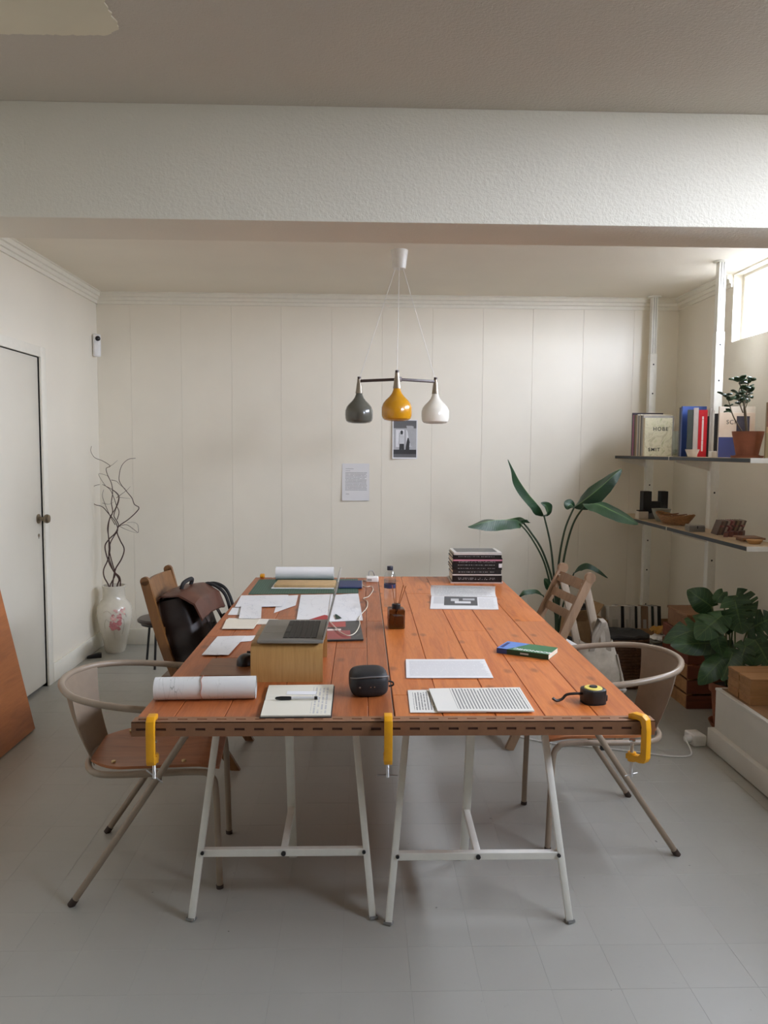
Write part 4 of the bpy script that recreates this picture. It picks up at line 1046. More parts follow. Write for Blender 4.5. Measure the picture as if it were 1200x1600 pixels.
# reed diffuser
df = thing('reed_diffuser', 'square amber glass reed diffuser with a black collar near the seam', 'diffuser', (.153, 3.465, TZ), rad(4))
MB().box(-.0365, .0365, -.0365, .0365, .0, .088, .006, 3).build('glass', glassy('amber_glass', (.42, .30, .12, 1), .04, .10), df)
MB().box(-.031, .031, -.031, .031, .006, .055, .004, 2).build('oil', glassy('amber_oil', (.55, .42, .16, 1), .05, .06), df)
MB().lathe([(.0, .088), (.019, .088), (.0195, .091), (.0195, .106), (.018, .108), (.008, .108), (.008, .09)], 28, cap=False).build('collar', BLACK, df)
RD = plain('reed', srgb(150, 86, 40), .6)
for a, c in ((-.018, .01), (.032, .006), (.042, -.01), (.0, .02)):
    MB().tube([(-a * .4, -c * .3, .01), (a, c, .19)], .0017, 6).build('reed', RD, df)
# white charger hub with its lead
hb = thing('charger', 'white power adapter block with a lead at the far edge of the left table top', 'charger', (.062, 4.70, TZ))
MB().box(-.037, .037, -.03, .03, 0, .032, .006, 3).build('block', plain('charger_white', (.82, .81, .78), .4), hb)
MB().box(-.03, -.004, -.031, -.029, .009, .022, .001, 1).build('socket', plain('socket_grey', (.35, .34, .32), .5), hb)
MB().tube(cr([(-.02, .03, .018), (-.02, .06, .05), (.0, .07, .055), (.012, .075, .03), (.015, .11, .004)], 6), .003, 8).build('mains_lead', plain('lead_grey', (.32, .30, .28), .6), hb)
cpx = [(578, 909), (567, 907), (564, 912), (572, 917), (580, 916), (583, 922), (576, 932), (568, 935), (574, 940), (573, 950), (566, 958), (561, 966), (562, 975), (556, 988), (545, 993), (532, 988), (522, 978), (514, 970)]
lead = MB().tube(cr([onz(a, c, TZ + (.0035 if c < 962 else .013)) + Vector((0, 0, .0006 * (i % 2))) for i, (a, c) in enumerate(cpx)], 5), .0022, 7).build('charging_cable', plain('cable_cream', (.74, .68, .56), .5))
tag(lead, 'thin cream charging cable winding from the white adapter to the laptop', 'cable')
# ================================================================== SHELVING ON THE RIGHT
PX, PW = 2.215, .027
def pole(label, y):
    t = thing('shelf_pole', label, 'pole', (PX, y, 0), 0, 'floor-to-ceiling shelf poles')
    MB().box(-PW, PW, -PW, PW, .012, 2.28, .004, 2).build('lower_post', WHITE_METAL, t)
    up = MB().box(-PW + .004, PW - .004, -PW + .004, PW - .004, 2.28, ZC - .008, .003, 2)
    up.build('upper_post', WHITE_METAL, t)
    for dx in (-.008, .008): MB().box(dx - .0015, dx + .0015, -PW + .002, -PW + .0042, 2.285, ZC - .01).build('groove', plain('groove_grey', (.3, .29, .27), .6), t)
    MB().lathe([(0, ZC - .008), (.05, ZC - .008), (.052, ZC), (0, ZC)], 24).build('ceiling_plate', WHITE_METAL, t)
    MB().lathe([(0, 0), (.034, 0), (.033, .012), (0, .012)], 24).build('floor_foot', WHITE_METAL, t)
    for z in (.35, .62, .85, 1.28, 1.72, 1.98, 2.2):
        for ax_ in (0,):
            M = frame((1, 0, 0), (0, 0, 1), (0, -1, 0), (0, -PW + .0005, z)) if ax_ == 0 else frame((0, 1, 0), (0, 0, 1), (-1, 0, 0), (-PW + .0005, 0, z))
            MB().lathe([(0, 0), (.006, 0), (.006, .0012), (0, .0012)], 10, M=M).build('slot_hole', BLACKM, t)
    for zz in (1.052 - .03, 1.505 - .03):
        MB().prism([(-PW, -.06), (-PW, .006), (-.245, .006), (-.245, -.004), (-PW - .03, -.05)], -.002, .002, frame((1, 0, 0), (0, 0, 1), (0, -1, 0), (0, 0, zz))).build('bracket', WHITE_METAL, t)
    return t
pole('white shelf pole standing in the back right corner', 6.02)
pole('white shelf pole in front of the window, nearer of the two', 4.90)
SHT = wood('shelf_birch', srgb(170, 146, 112), srgb(196, 172, 138), 1, .5, 7, False, 9, 0, .03)
EDGE = plain('shelf_edge_dark', srgb(38, 48, 54), .5); SX0, SX1 = 1.968, PX - PW
def shelf(label, y0, y1, z):
    t = thing('shelf_board', label, 'shelf', (SX0, (y0 + y1) / 2, z - .024), 0, 'shelf boards on the poles')
    L = (y1 - y0) / 2; W = SX1 - SX0
    MB().box(.004, W, -L, L, 0, .024, .001, 1).build('board', SHT, t)
    MB().box(0, .004, -L + .004, L - .004, 0.002, .022).build('edge_strip', EDGE, t)
    for s in (-1, 1):
        MB().box(-.001, W, s * L - .0015, s * L + .0015, -.001, .0245).build('end_cap', WHITE_METAL, t)
ZU, ZL = 1.505, 1.052
shelf('upper shelf board at the far end against the back wall', 5.006, 6.085, ZU); shelf('upper shelf board at the near end, carrying the potted jade plant', 3.935, 5.000, ZU)
shelf('lower shelf board at the far end against the back wall', 5.006, 6.085, ZL); shelf('lower shelf board at the near end, carrying the striped card blocks', 3.935, 5.000, ZL)

# ---- upper shelf: books. spine towards the room (-x), cover towards the viewer (-y)
def sbook(label, y, th, h, d, col, cover=None, x=SX0 + .02, z=ZU, title=None, tcol=None, lean=0, group='books on the upper shelf', extra=None, rough=.45):
    t = thing('shelf_book', label, 'book', (x, y, z + .0002), 0, group)
    if lean: t.rotation_euler = (lean, 0, 0)
    m_ = plain('book_%s_%d' % (label[:14].replace(' ', '_'), int(y * 1000)), col, rough, var=.08, scale=20)
    mc = cover or m_; c_ = min(.003, th * .2)
    MB().box(0, d, 0, c_, 0, h, .0006, 1).build('front_cover', mc, t)
    MB().box(0, d, th - c_, th, 0, h, .0006, 1).build('back_cover', m_, t)
    MB().box(0, c_, c_, th - c_, 0, h).build('spine', m_, t)
    MB().box(c_, d - .004, c_, th - c_, .003, h - .004).build('pages', CREAMP, t)
    if title: letters(title, min(th * .75, .02), plain('title_%s' % label[:12], tcol, .5), t, frame((0, 0, 1), (0, 1, 0), (-1, 0, 0), (-.0002, th / 2, h * .5)), extrude=.0003, spacing=1.3)
    return t
y = 5.78
for lab, th, h, d_, c_ in (('dark aubergine book, farthest on the upper shelf', .020, .315, .225, srgb(44, 32, 44)), ('magenta spined book next to the aubergine one', .026, .300, .21, srgb(150, 70, 110)),
                      ('black and ochre book beside the magenta spine', .030, .300, .21, srgb(62, 50, 34)), ('ochre brown book in the far book row', .030, .296, .22, srgb(150, 122, 84)),
                      ('pale grey thin book in the far book row', .020, .30, .225, srgb(190, 184, 172)), ('grey cloth book in the far book row', .026, .29, .215, srgb(120, 116, 112)),
                      ('cream paperback in the far book row', .022, .296, .22, srgb(198, 186, 160)), ('dark grey narrow book in the far book row', .022, .288, .21, srgb(70, 66, 66)),
                      ('silver grey book behind the map cover', .030, .286, .22, srgb(150, 146, 140))):
    y -= th + .0015; sbook(lab, y, th, h, d_, c_)
k = NT('map_cover'); v = k.coord(); nz = k.noise(v, 12, 5, .6, 2)
k.l(k.ramp(nz, [(.35, srgb(176, 170, 140)), (.5, srgb(206, 200, 172)), (.62, srgb(186, 184, 148)), (.7, srgb(150, 148, 120))]), k.b.inputs['Base Color']); k.b.inputs['Roughness'].default_value = .5
y -= .036
hb_ = sbook('cream map-patterned book lettered HOBE and SMIT, cover to the viewer', y, .034, .268, .195, srgb(204, 190, 158), k.m)
INK = plain('print_black', (.03, .03, .028), .5)
letters('HOBE', .036, INK, hb_, frame((1, 0, 0), (0, 0, 1), (0, -1, 0), (.112, -.0006, .19)), spacing=1.25, bold=.0006)
letters('SMIT', .034, INK, hb_, frame((1, 0, 0), (0, 0, 1), (0, -1, 0), (.07, -.0006, .045)), spacing=1.25, bold=.0006)
# tumbler and bowl
gl = thing('glass_tumbler', 'patterned clear glass tumbler in front of the map-patterned book', 'glass', (2.075, 5.075, ZU))
MB().lathe([(0, .004), (.045, .004), (.05, .0), (.054, .006), (.057, .165), (.053, .165), (.050, .012), (0, .010)], 32, cap=False).build('glass', glassy('tumbler_glass', (.80, .83, .78, 1), .12, .14), gl)
MB().lathe([(0, .011), (.0485, .011), (.0495, .045), (0, .046)], 28).build('moss', plain('green_moss', srgb(104, 112, 62), .8, var=.3), gl)
bw = thing('small_bowl', 'small white bowl at the shelf edge before the grey green book', 'bowl', (2.014, 4.755, ZU))
MB().lathe([(0, .004), (.024, .0), (.027, .003), (.03, .016), (.039, .036), (.042, .046), (.038, .046), (.027, .018), (0, .012)], 28, cap=False).build('body', plain('bowl_white', (.72, .68, .62), .35), bw)
# second row: two tall ones spine to the room, the others spine to the viewer
sbook('tall dark navy book, farthest of the second row', 4.962, .026, .312, .155, srgb(28, 34, 52), x=2.02)
sbook('tall blue book in the second row', 4.938, .022, .318, .155, srgb(58, 84, 150), x=2.02)
_vx, _vy, _vd = ony(1073, 690, 4.83).x, 4.83, Vector((.927, -.375, 0))
_off = [0.0]
def vbook(label, th, h, d_, col):
    """a row turned towards the middle of the room, spines forward"""
    a = Vector((_vx, _vy, 0)) + _vd * (_off[0] + th); _off[0] += th + .001
    t = sbook(label, a.y, th, h, d_, col, x=a.x); t.rotation_euler = (0, 0, rad(68)); return t
vbook('grey green picture book between the blue and the red book', .034, .290, .10, srgb(70, 78, 74))
vbook('white and grey photo book left of the red book', .028, .302, .10, srgb(200, 190, 182))
rd_ = vbook('bright red thick book with white spine lettering', .050, .288, .10, srgb(200, 30, 42))
MB().grid(lambda u, v: Vector((-.0004, .014 + .022 * v, .03 + .23 * u)), 1, 1).build('spine_lettering', printed('red_spine_print', srgb(200, 30, 42), (.8, .78, .76, 1), 1, False, (.02, .98), (0, 1), 34, .35), rd_, 0)
vbook('thin black book right after the red one', .010, .25, .10, srgb(22, 22, 24))
vbook('pale grey tall thin book right of the red one', .015, .302, .09, srgb(176, 172, 164))
vbook('white narrow book between pale grey and black spines', .012, .285, .09, srgb(206, 202, 192))
vbook('black spined book beside the white narrow one', .030, .265, .08, srgb(24, 24, 26))
y = 4.44
k = NT('ci_cover'); v = k.coord(); sp_ = k.n('ShaderNodeSeparateXYZ'); k.l(v, sp_.inputs[0])
cg = k.math('GREATER_THAN', sp_.outputs[2], .115)
nn_ = k.noise(v, 9, 3)
sky_ = k.ramp(nn_, [(.3, srgb(214, 190, 164)), (.7, srgb(224, 208, 186))])
k.l(k.mix(cg, srgb(66, 74, 124), sky_), k.b.inputs['Base Color']); k.b.inputs['Roughness'].default_value = .45
sc1 = sbook('large pale book lettered SCI P with a dark blue lower half, cover to the viewer', y, .012, .255, .205, srgb(206, 200, 190), k.m, x=2.03)
letters('SCI P', .034, INK, sc1, frame((1, 0, 0), (0, 0, 1), (0, -1, 0), (.085, -.0006, .2)), spacing=1.2)
MB().box(.10, .175, -.0012, -.0004, .13, .235).build('cover_picture', plain('cover_picture_dark', srgb(58, 52, 62), .5, var=.3, scale=30), sc1)
sc2 = sbook('tall cream book standing behind the SCI P book', y + .0135, .012, .29, .21, srgb(216, 204, 186), x=2.035)
wbk = thing('white_block', 'small white block at the shelf edge beside the red book', 'block', (2.02, 4.52, ZU))
MB().box(0, .03, -.022, .022, 0, .036, .002, 1).build('body', plain('block_white', (.76, .74, .70), .5), wbk)
# jade plant
TER = plain('terracotta', srgb(140, 84, 58), .75, var=.18, scale=14, bump=.15); SOIL = plain('soil', srgb(40, 30, 24), .95, var=.4, scale=60, bump=.5)
JX, JY = 2.045, 4.13
jp = thing('jade_plant', 'small jade plant in a terracotta pot on the upper shelf', 'plant', (JX, JY, ZU))
MB().lathe([(0, .002), (.055, 0), (.06, .004), (.062, .016), (.056, .016), (.056, .018), (.066, .07), (.076, .118), (.078, .125), (.08, .14), (.074, .14), (.068, .118), (0, .116)], 36, cap=False).build('pot', TER, jp)
MB().lathe([(0, 0), (.078, 0), (.082, .012), (.076, .012), (.07, .006), (0, .006)], 32).build('saucer', TER, jp)
MB().lathe([(0, .128), (.03, .126), (.0715, .120)], 24, cap=False).build('soil', SOIL, jp)
JST = plain('jade_stem', srgb(92, 80, 58), .7); JLF = plain('jade_leaf', srgb(48, 68, 44), .35, var=.2)
lm = MB(); lm.grid(lambda u, v: Vector((.034 * u, (v - .5) * 2 * .0105 * sin(pi * min(1, u * 1.02)) ** .65, .004 * sin(pi * u) - .003 * (2 * v - 1) ** 2)), 8, 4, .003); lm = lm.mesh('leaf', JLF)
jr = random.Random(8)
def jpx(px, py, dy=0): return ony(px, py, JY + dy) - Vector((JX, JY, ZU))
for pts, dy, r_ in (([(1167, 668), (1165, 645), (1162, 630), (1160, 615), (1156, 600), (1154, 594)], .0, .0055), ([(1166, 668), (1164, 650), (1163, 635), (1166, 618), (1169, 600), (1175, 593)], .015, .006),
                    ([(1158, 668), (1148, 655), (1142, 640), (1138, 625), (1133, 617)], -.02, .0042), ([(1164, 640), (1170, 622), (1172, 610)], .03, .003), ([(1161, 645), (1156, 632), (1153, 620), (1156, 606)], -.01, .0036)):
    P = [jpx(a, c, dy * (i / 4)) for i, (a, c) in enumerate(pts)]
    if pts[0][1] > 660: P[0] = Vector((P[0].x * .5, P[0].y * .5, .118))
    P = cr(P, 5); MB().tube(P, [r_ * (1 - .6 * i / len(P)) for i in range(len(P))], 8).build('stem', JST, jp)
    for i in range(len(P)):
        if i > len(P) * .35 and i % 3 == 0 or i == len(P) - 1:
            for s in range(2):
                a = jr.uniform(0, 2 * pi); el = jr.uniform(-.1, .7)
                M = Matrix.Translation(P[i]) @ Matrix.Rotation(a + s * pi, 4, 'Z') @ Matrix.Rotation(-el, 4, 'Y') @ Matrix.Rotation(jr.uniform(-.6, .6), 4, 'X') @ Matrix.Scale(jr.uniform(1.0, 1.5), 4)
                inst(lm, 'leaf', jp, M)
rbk = sbook('brown and olive landscape book at the near end of the upper shelf', 3.985, .014, .285, .19, srgb(150, 132, 96), x=2.068)
MB().box(.0, .19, -.0008, 0, .16, .285).build('cover_band', plain('cover_brown', srgb(126, 82, 58), .5, var=.2), rbk)
MB().box(.0, .19, -.0009, 0, .13, .16).build('cover_band', plain('cover_tan', srgb(190, 150, 110), .5, var=.2), rbk)

# ---- lower shelf
wp = thing('small_planter', 'small pale square pot with dark soil at the far end of the lower shelf', 'pot', (2.02, 5.60, ZL))
MB().prism([(-.035, -.04), (.035, -.04), (.035, .04), (-.035, .04)], 0, .055, bev=.004).build('pot', plain('pot_pale', srgb(196, 184, 168), .6), wp)
MB().box(-.03, .03, -.035, .035, .052, .062, .004, 2).build('soil', SOIL, wp)
bb = thing('black_blocks', 'black block sculpture with two upright posts on the lower shelf', 'sculpture', (2.125, 5.62, ZL))
MB().box(-.10, .07, -.04, .05, .0, .045, .002, 1).build('base', plain('block_grey', srgb(66, 64, 60), .6), bb)
MB().box(-.105, -.045, -.045, .03, .045, .20, .002, 1).build('post', BLACKM, bb); MB().box(.03, .08, -.03, .04, .045, .20, .002, 1).build('post', BLACKM, bb)
MB().box(-.045, .03, -.03, .04, .045, .125, .002, 1).build('middle_block', BLACKM, bb)
gbw = thing('green_bowl', 'small grey green bowl between the black blocks and the woven tray', 'bowl', (2.085, 5.40, ZL))
MB().lathe([(0, .003), (.03, 0), (.034, .004), (.055, .05), (.066, .088), (.062, .088), (.05, .05), (0, .012)], 32, cap=False).build('body', plain('celadon', srgb(150, 148, 132), .35), gbw)
wt = thing('woven_tray', 'boat-shaped amber woven tray on the lower shelf', 'tray', (2.085, 5.16, ZL), rad(-72))
WIC = plain('wicker_amber', srgb(150, 106, 62), .6, var=.3, scale=40, bump=.4)
for i in range(9):
    f_ = i / 8; a_, b_ = .10 + .055 * f_, .042 + .034 * f_
    MB().tube([(a_ * cos(q) * (1 + .10 * abs(cos(q)) ** 3), b_ * sin(q), .006 + f_ * .05 + .02 * f_ * abs(cos(q)) ** 3 + .0015 * sin(q * 16 + i * pi)) for q in [j * 2 * pi / 48 for j in range(48)]], .0042, 6, closed=True).build('weave_ring', WIC, wt)
MB().grid(lambda u, v: Vector((.105 * cos(u * 2 * pi) * v, .043 * sin(u * 2 * pi) * v, .004)), 24, 3, .002).build('bottom', WIC, wt)
for a in (-.05, .03): MB().tube([(a - .04, -.01, .058), (a + .07, .012, .075)], .004, 6).build('stick', plain('stick_brown', srgb(120, 80, 50), .7), wt)
mbx = thing('metal_box', 'small grey metal box at the front of the lower shelf', 'box', (2.035, 4.72, ZL), rad(-8))
MB().box(-.05, .045, -.05, .05, 0, .034, .003, 2).build('body', plain('grey_metal', srgb(128, 124, 116), .4, .4), mbx)
MB().box(-.048, .043, -.048, .048, .034, .041, .003, 2).build('lid', plain('grey_metal_light', srgb(164, 160, 150), .4, .4), mbx)
MB().box(-.003, .003, -.052, -.049, .02, .036).build('latch', BLACK, mbx)
cc = [srgb(96, 76, 62), srgb(120, 96, 78), srgb(84, 72, 66), srgb(168, 150, 132), srgb(118, 60, 60), srgb(156, 108, 100), srgb(84, 66, 58), srgb(140, 118, 92), srgb(104, 84, 74), srgb(176, 160, 138), srgb(92, 80, 70)]
for i, c_ in enumerate(cc):
    nth = ['leftmost', 'second', 'third', 'fourth', 'fifth', 'sixth', 'seventh', 'eighth', 'ninth', 'tenth', 'rightmost'][i]
    t = thing('sample_card', 'leaning sample card, %s from the left in the striped shelf row' % nth if i not in (0, 10) else 'leaning material sample card, %s of the striped row on the lower shelf' % nth, 'sample card', (2.075 + i * .0155, 4.545 + i * .004, ZL), rad(-6), 'sample cards on the lower shelf')
    t.rotation_euler = (0, rad(20), rad(-6))
    MB().box(-.006, .006, -.05, .05, 0.0, .088, .001, 1).build('card', plain('card_%d' % i, c_, .6, var=.12), t)
    MB().box(-.0062, .0062, -.0503, -.049, .05, .06).build('edge_stripe', plain('card_edge_%d' % (i % 3), cc[(i + 4) % 11], .6), t)
for i in range(4):
    t = thing('timber_sample', ['dark red timber offcut lying first before the sample cards', 'dark red timber offcut lying second before the sample cards', 'dark red timber offcut lying third before the sample cards', 'dark red timber offcut farthest right before the sample cards'][i], 'wood sample', (2.095 + i * .034, 4.425 + .012 * i, ZL), rad(-35), 'timber offcuts on the lower shelf')
    MB().box(-.011, .011, -.045, .045, 0, .026 + .004 * (i % 2), .002, 1).build('block', wood('red_timber', srgb(70, 32, 32), srgb(104, 52, 46), 1, .5, 9, False), t)
    MB().box(-.0112, .0112, -.0455, -.044, .0, .024).build('end_grain', plain('end_grain_red', srgb(120, 76, 64), .7), t)
ws = thing('wood_slab', 'thin brown wooden slab near the near end of the lower shelf', 'wood slab', (2.12, 4.22, ZL), rad(-4))
MB().box(-.06, .06, -.07, .07, .012, .022, .002, 1).build('slab', wood('slab_wood', srgb(96, 62, 40), srgb(140, 98, 64), 0, .5, 8, False), ws)
for a in (-.045, .045): MB().box(a - .006, a + .006, -.05, .05, 0, .012).build('runner', wood('slab_wood', (0, 0, 0, 1), (0, 0, 0, 1)), ws)
oc = thing('oval_dish', 'oval pale wooden dish at the near end of the lower shelf', 'dish', (2.075, 4.07, ZL))
MB().grid(lambda u, v: Vector((.042 * cos(u * 2 * pi) * (.5 + .5 * v), .032 * sin(u * 2 * pi) * (.5 + .5 * v), .022 * v ** 1.5)), 32, 6, .004).grid(lambda u, v: Vector((.021 * cos(u * 2 * pi) * v, .016 * sin(u * 2 * pi) * v, .0)), 32, 2).build('body', plain('pale_wood_dish', srgb(190, 148, 94), .5, var=.1), oc)

# ================================================================== RIGHT FLOOR
# white low box with plinth
WBX = plain('box_white', (.72, .71, .66), .5, var=.03, scale=6)
wx = thing('white_cabinet', 'long low white box with a plinth along the right wall', 'cabinet', (2.14, 3.2, 0))
MB().box(-.335, .304, -.85, .745, .004, .105, .004, 2).build('plinth', WBX, wx)
MB().box(-.305, .304, -.85, .73, .105, .305, .003, 2).build('body', WBX, wx)
MB().box(-.308, .304, -.85, .733, .305, .318, .002, 1).build('rim', WBX, wx)
MB().box(-.285, .30, -.84, .71, .318, .321, .001, 1).build('top_panel', wood('cabinet_top', srgb(130, 96, 64), srgb(164, 126, 88), 1, .5, 7, False), wx)
KR = wood('box_kraft', srgb(150, 106, 64), srgb(176, 130, 84), 0, .6, 7, False, 8, 0, .05)
for i in range(2):
    for j in range(3):
        lab = '%s flat brown box in the %s stack on the white low box' % (['bottom', 'middle', 'top'][j], ['nearer', 'farther'][i])
        t = thing('flat_box', lab, 'box', (2.03, 3.69 + i * .118, .3212 + j * .0432), rad(RNG.uniform(-.8, .8)), 'flat brown boxes on the white low box')
        MB().box(-.165, .165, -.056, .056, 0, .030, .0015, 1).build('tray', KR, t)
        MB().box(-.167, .167, -.0575, .0575, .0305, .0428, .0015, 1).build('lid', KR, t)
# power strip and cable
ps = thing('power_strip', 'white socket block on the floor beside the white low box', 'socket', (1.755, 3.985, 0), rad(8))
MB().box(-.03, .04, -.05, .05, .0, .06, .008, 3).build('body', plain('socket_white', (.76, .75, .72), .4), ps)
MB().lathe([(0, 0), (.02, 0), (.02, .024), (.014, .034), (0, .034)], 20, M=frame((0, 1, 0), (0, 0, 1), (-1, 0, 0), (-.028, -.012, .034))).build('plug', plain('socket_white', (0, 0, 0)), ps)
cpts = [(.82, 4.1, .006), (1.0, 3.98, .006), (1.2, 3.93, .006), (1.4, 3.86, .006), (1.56, 3.80, .006), (1.66, 3.81, .006), (1.685, 3.87, .02), (1.69, 3.94, .042), (1.715, 3.972, .044)]
tag(MB().tube(cr(cpts, 8), .0042, 8).build('mains_cable', plain('cable_white', (.70, .69, .65), .5)), 'white mains cable running over the floor to the socket block', 'cable')
# wooden crates
CRW = wood('crate_pine', srgb(150, 104, 62), srgb(186, 140, 92), 0, .6, 8, True, 9, 0, .1); CRD = wood('crate_red', srgb(96, 46, 30), srgb(124, 64, 42), 0, .6, 8, False, 9, 0, .05)
def crate(label, x0, x1, y0, y1, z0, h, n_, gap, front=CRD, side=CRW):
    t = thing('wooden_crate', label, 'crate', ((x0 + x1) / 2, (y0 + y1) / 2, z0), 0, 'wooden crates by the right wall')
    a, b_ = (x1 - x0) / 2, (y1 - y0) / 2; sh = (h - (n_ - 1) * gap) / n_
    for i in range(n_):
        z = i * (sh + gap)
        for s in (-1, 1):
            MB().box(-a if s < 0 else a - .012, -a + .012 if s < 0 else a, -b_ + .013, b_ - .013, z, z + sh, .0015, 1).build('side_slat', side, t)
            MB().box(-a, a, -b_ if s < 0 else b_ - .012, -b_ + .012 if s < 0 else b_, z, z + sh, .0015, 1).build('end_slat', front, t)
    for sx in (-1, 1):
        for sy in (-1, 1): MB().box(sx * (a - .024) - .011, sx * (a - .024) + .011, sy * (b_ - .024) - .011, sy * (b_ - .024) + .011, 0, h).build('corner_post', side, t)
    for i in range(5):
        xx = -a + .02 + i * (2 * a - .04) / 5; MB().box(xx, xx + (2 * a - .04) / 5 - .008, -b_ + .014, b_ - .014, .004, .014).build('floor_slat', side, t)
    return t
crate('wooden slatted crate on the floor by the right wall', 1.945, 2.178, 4.54, 4.97, 0, .262, 3, .012)
crate('wooden slatted crate stacked on the floor crate', 1.95, 2.176, 4.56, 4.96, .264, .175, 2, .016, CRD, CRD)
# a wooden box on top
tb = thing('wooden_box', 'brown wooden box standing on the two crates behind the monstera', 'box', (2.06, 4.76, .441))
MB().box(-.10, .11, -.15, .15, 0, .10, .004, 2).build('body', wood('box_brown', srgb(120, 80, 50), srgb(150, 106, 70), 0, .6, 8, False), tb)
MB().box(-.105, .115, -.155, .155, .1, .116, .003, 1).build('lid', wood('box_brown', (0, 0, 0, 1), (0, 0, 0, 1)), tb)
# wicker basket
bk = thing('wicker_basket', 'dark wicker basket on the floor behind the right armchair', 'basket', (1.70, 5.05, 0))
WK = plain('wicker_dark', srgb(92, 62, 40), .7, var=.35, scale=50, bump=.4)
def ov(q, r_): return (math.copysign(abs(cos(q)) ** .6, cos(q)) * .17 * r_, math.copysign(abs(sin(q)) ** .6, sin(q)) * .14 * r_)
for i in range(17):
    f_ = i / 16; r_ = .88 + .12 * f_
    MB().tube([(*[c * (1 + .012 * sin(q * 20 + i * pi)) for c in ov(q, r_)], .011 + f_ * .31) for q in [j * 2 * pi / 80 for j in range(80)]], .0098, 6, closed=True).build('weave_row', WK, bk)
for j in range(20):
    q = j * 2 * pi / 20; a = ov(q, .86); c = ov(q, .985); MB().tube([(*a, .0), (*c, .335)], .005, 6).build('stake', WK, bk)
MB().box(-.12, .12, -.1, .1, .004, .016).build('bottom', WK, bk)
def liner(u, v):
    q = u * 2 * pi; r_ = [1.03, 1.05, .95, .6, .0][min(4, int(v * 4 + .5))]; c = ov(q, r_)
    return Vector((c[0], c[1], [.318, .342, .350, .335, .33][min(4, int(v * 4 + .5))] + .012 * mnoise.noise(Vector((c[0] * 14, c[1] * 14, 0)))))
cl = MB(); cl.grid(liner, 40, 4); bmesh.ops.remove_doubles(cl.bm, verts=cl.bm.verts, dist=1e-5)
lo_ = cl.build('black_cloth', BLACKM); lo_.location = (1.70, 5.05, 0); tag(lo_, 'crumpled black cloth lying over the wicker basket', 'cloth')
# carton with binders
CARD = plain('cardboard', srgb(160, 126, 88), .8, var=.1)
def carton(name, label, x, y, w, d_, h, rz=0, flaps=()):
    t = thing(name, label, 'box', (x, y, 0), rz)
    for nm, (a, b_, c, e) in (('wall_panel', (-w / 2, w / 2, -d_ / 2, -d_ / 2 + .006)), ('wall_panel', (-w / 2, w / 2, d_ / 2 - .006, d_ / 2)), ('wall_panel', (-w / 2, -w / 2 + .006, -d_ / 2 + .006, d_ / 2 - .006)), ('wall_panel', (w / 2 - .006, w / 2, -d_ / 2 + .006, d_ / 2 - .006))):
        MB().box(a, b_, c, e, 0, h).build(nm, CARD, t)
    MB().box(-w / 2 + .006, w / 2 - .006, -d_ / 2 + .006, d_ / 2 - .006, 0, .006).build('base_panel', CARD, t)
    for (p, q, r_) in flaps: MB().beam(p, q, r_, .005).build('flap', CARD, t)
    return t
carton('cardboard_box', 'open cardboard box holding the row of white binders', 2.06, 5.66, .56, .34, .27)
bx = 1.80
bc = [('wide pale grey binder, leftmost in the cardboard box', .085, srgb(196, 192, 184)), ('black narrow binder next to the wide grey one', .02, srgb(30, 30, 32)), ('white binder third in the cardboard box', .04, srgb(200, 196, 188)),
      ('white ring binder fourth in the cardboard box', .034, srgb(186, 184, 178)), ('thin black folder in the middle of the binder row', .014, srgb(34, 34, 34)), ('thin white folder right of the black folder', .024, srgb(206, 202, 194)),
      ('brown cardboard file in the binder row', .05, srgb(132, 104, 80)), ('slim white file right of the brown one', .02, srgb(204, 200, 192)), ('dark green slim file in the binder row', .016, srgb(40, 50, 44)), ('white slim binder near the right end of the row', .024, srgb(200, 196, 190)), ('black binder at the right end of the row', .024, srgb(28, 28, 30))]
for lab, w, c_ in bc:
    t = thing('binder', lab, 'binder', (bx, 5.64, .0065), 0, 'binders in the cardboard box'); t.rotation_euler = (rad(-8), 0, 0)
    m_ = plain('binder_' + lab[:18].replace(' ', '_'), c_, .5, var=.05)
    MB().box(0, .003, -.10, .10, .012, .395).box(w - .003, w, -.10, .10, .012, .395).box(.003, w - .003, -.10, -.097, .012, .395).build('cover', m_, t)
    MB().box(.004, w - .004, -.096, .094, .018, .385).build('papers', PAPER, t)
    if w > .03: MB().box(w * .25, w * .75, -.1008, -.0998, .2, .3).build('spine_label', plain('binder_label', srgb(170, 166, 158), .6), t)
    bx += w + .003
carton('cardboard_box', 'brown cardboard box with raised flaps behind the wicker basket', 1.62, 5.62, .24, .28, .33, .2, [((-.1, -.14, .33), (-.1, -.2, .42), .1), ((.11, .1, .33), (.17, .1, .41), .18)])
bpk = thing('black_packet', 'small black packet leaning in the raised-flap cardboard box', 'packet', (1.60, 5.60, .25), .3)
MB().box(-.035, .035, -.015, .015, 0, .18, .004, 2).build('body', BLACKM, bpk)
MB().box(-.03, .03, -.0156, -.0145, .1, .15).build('panel', plain('packet_grey', (.06, .06, .06), .4), bpk)
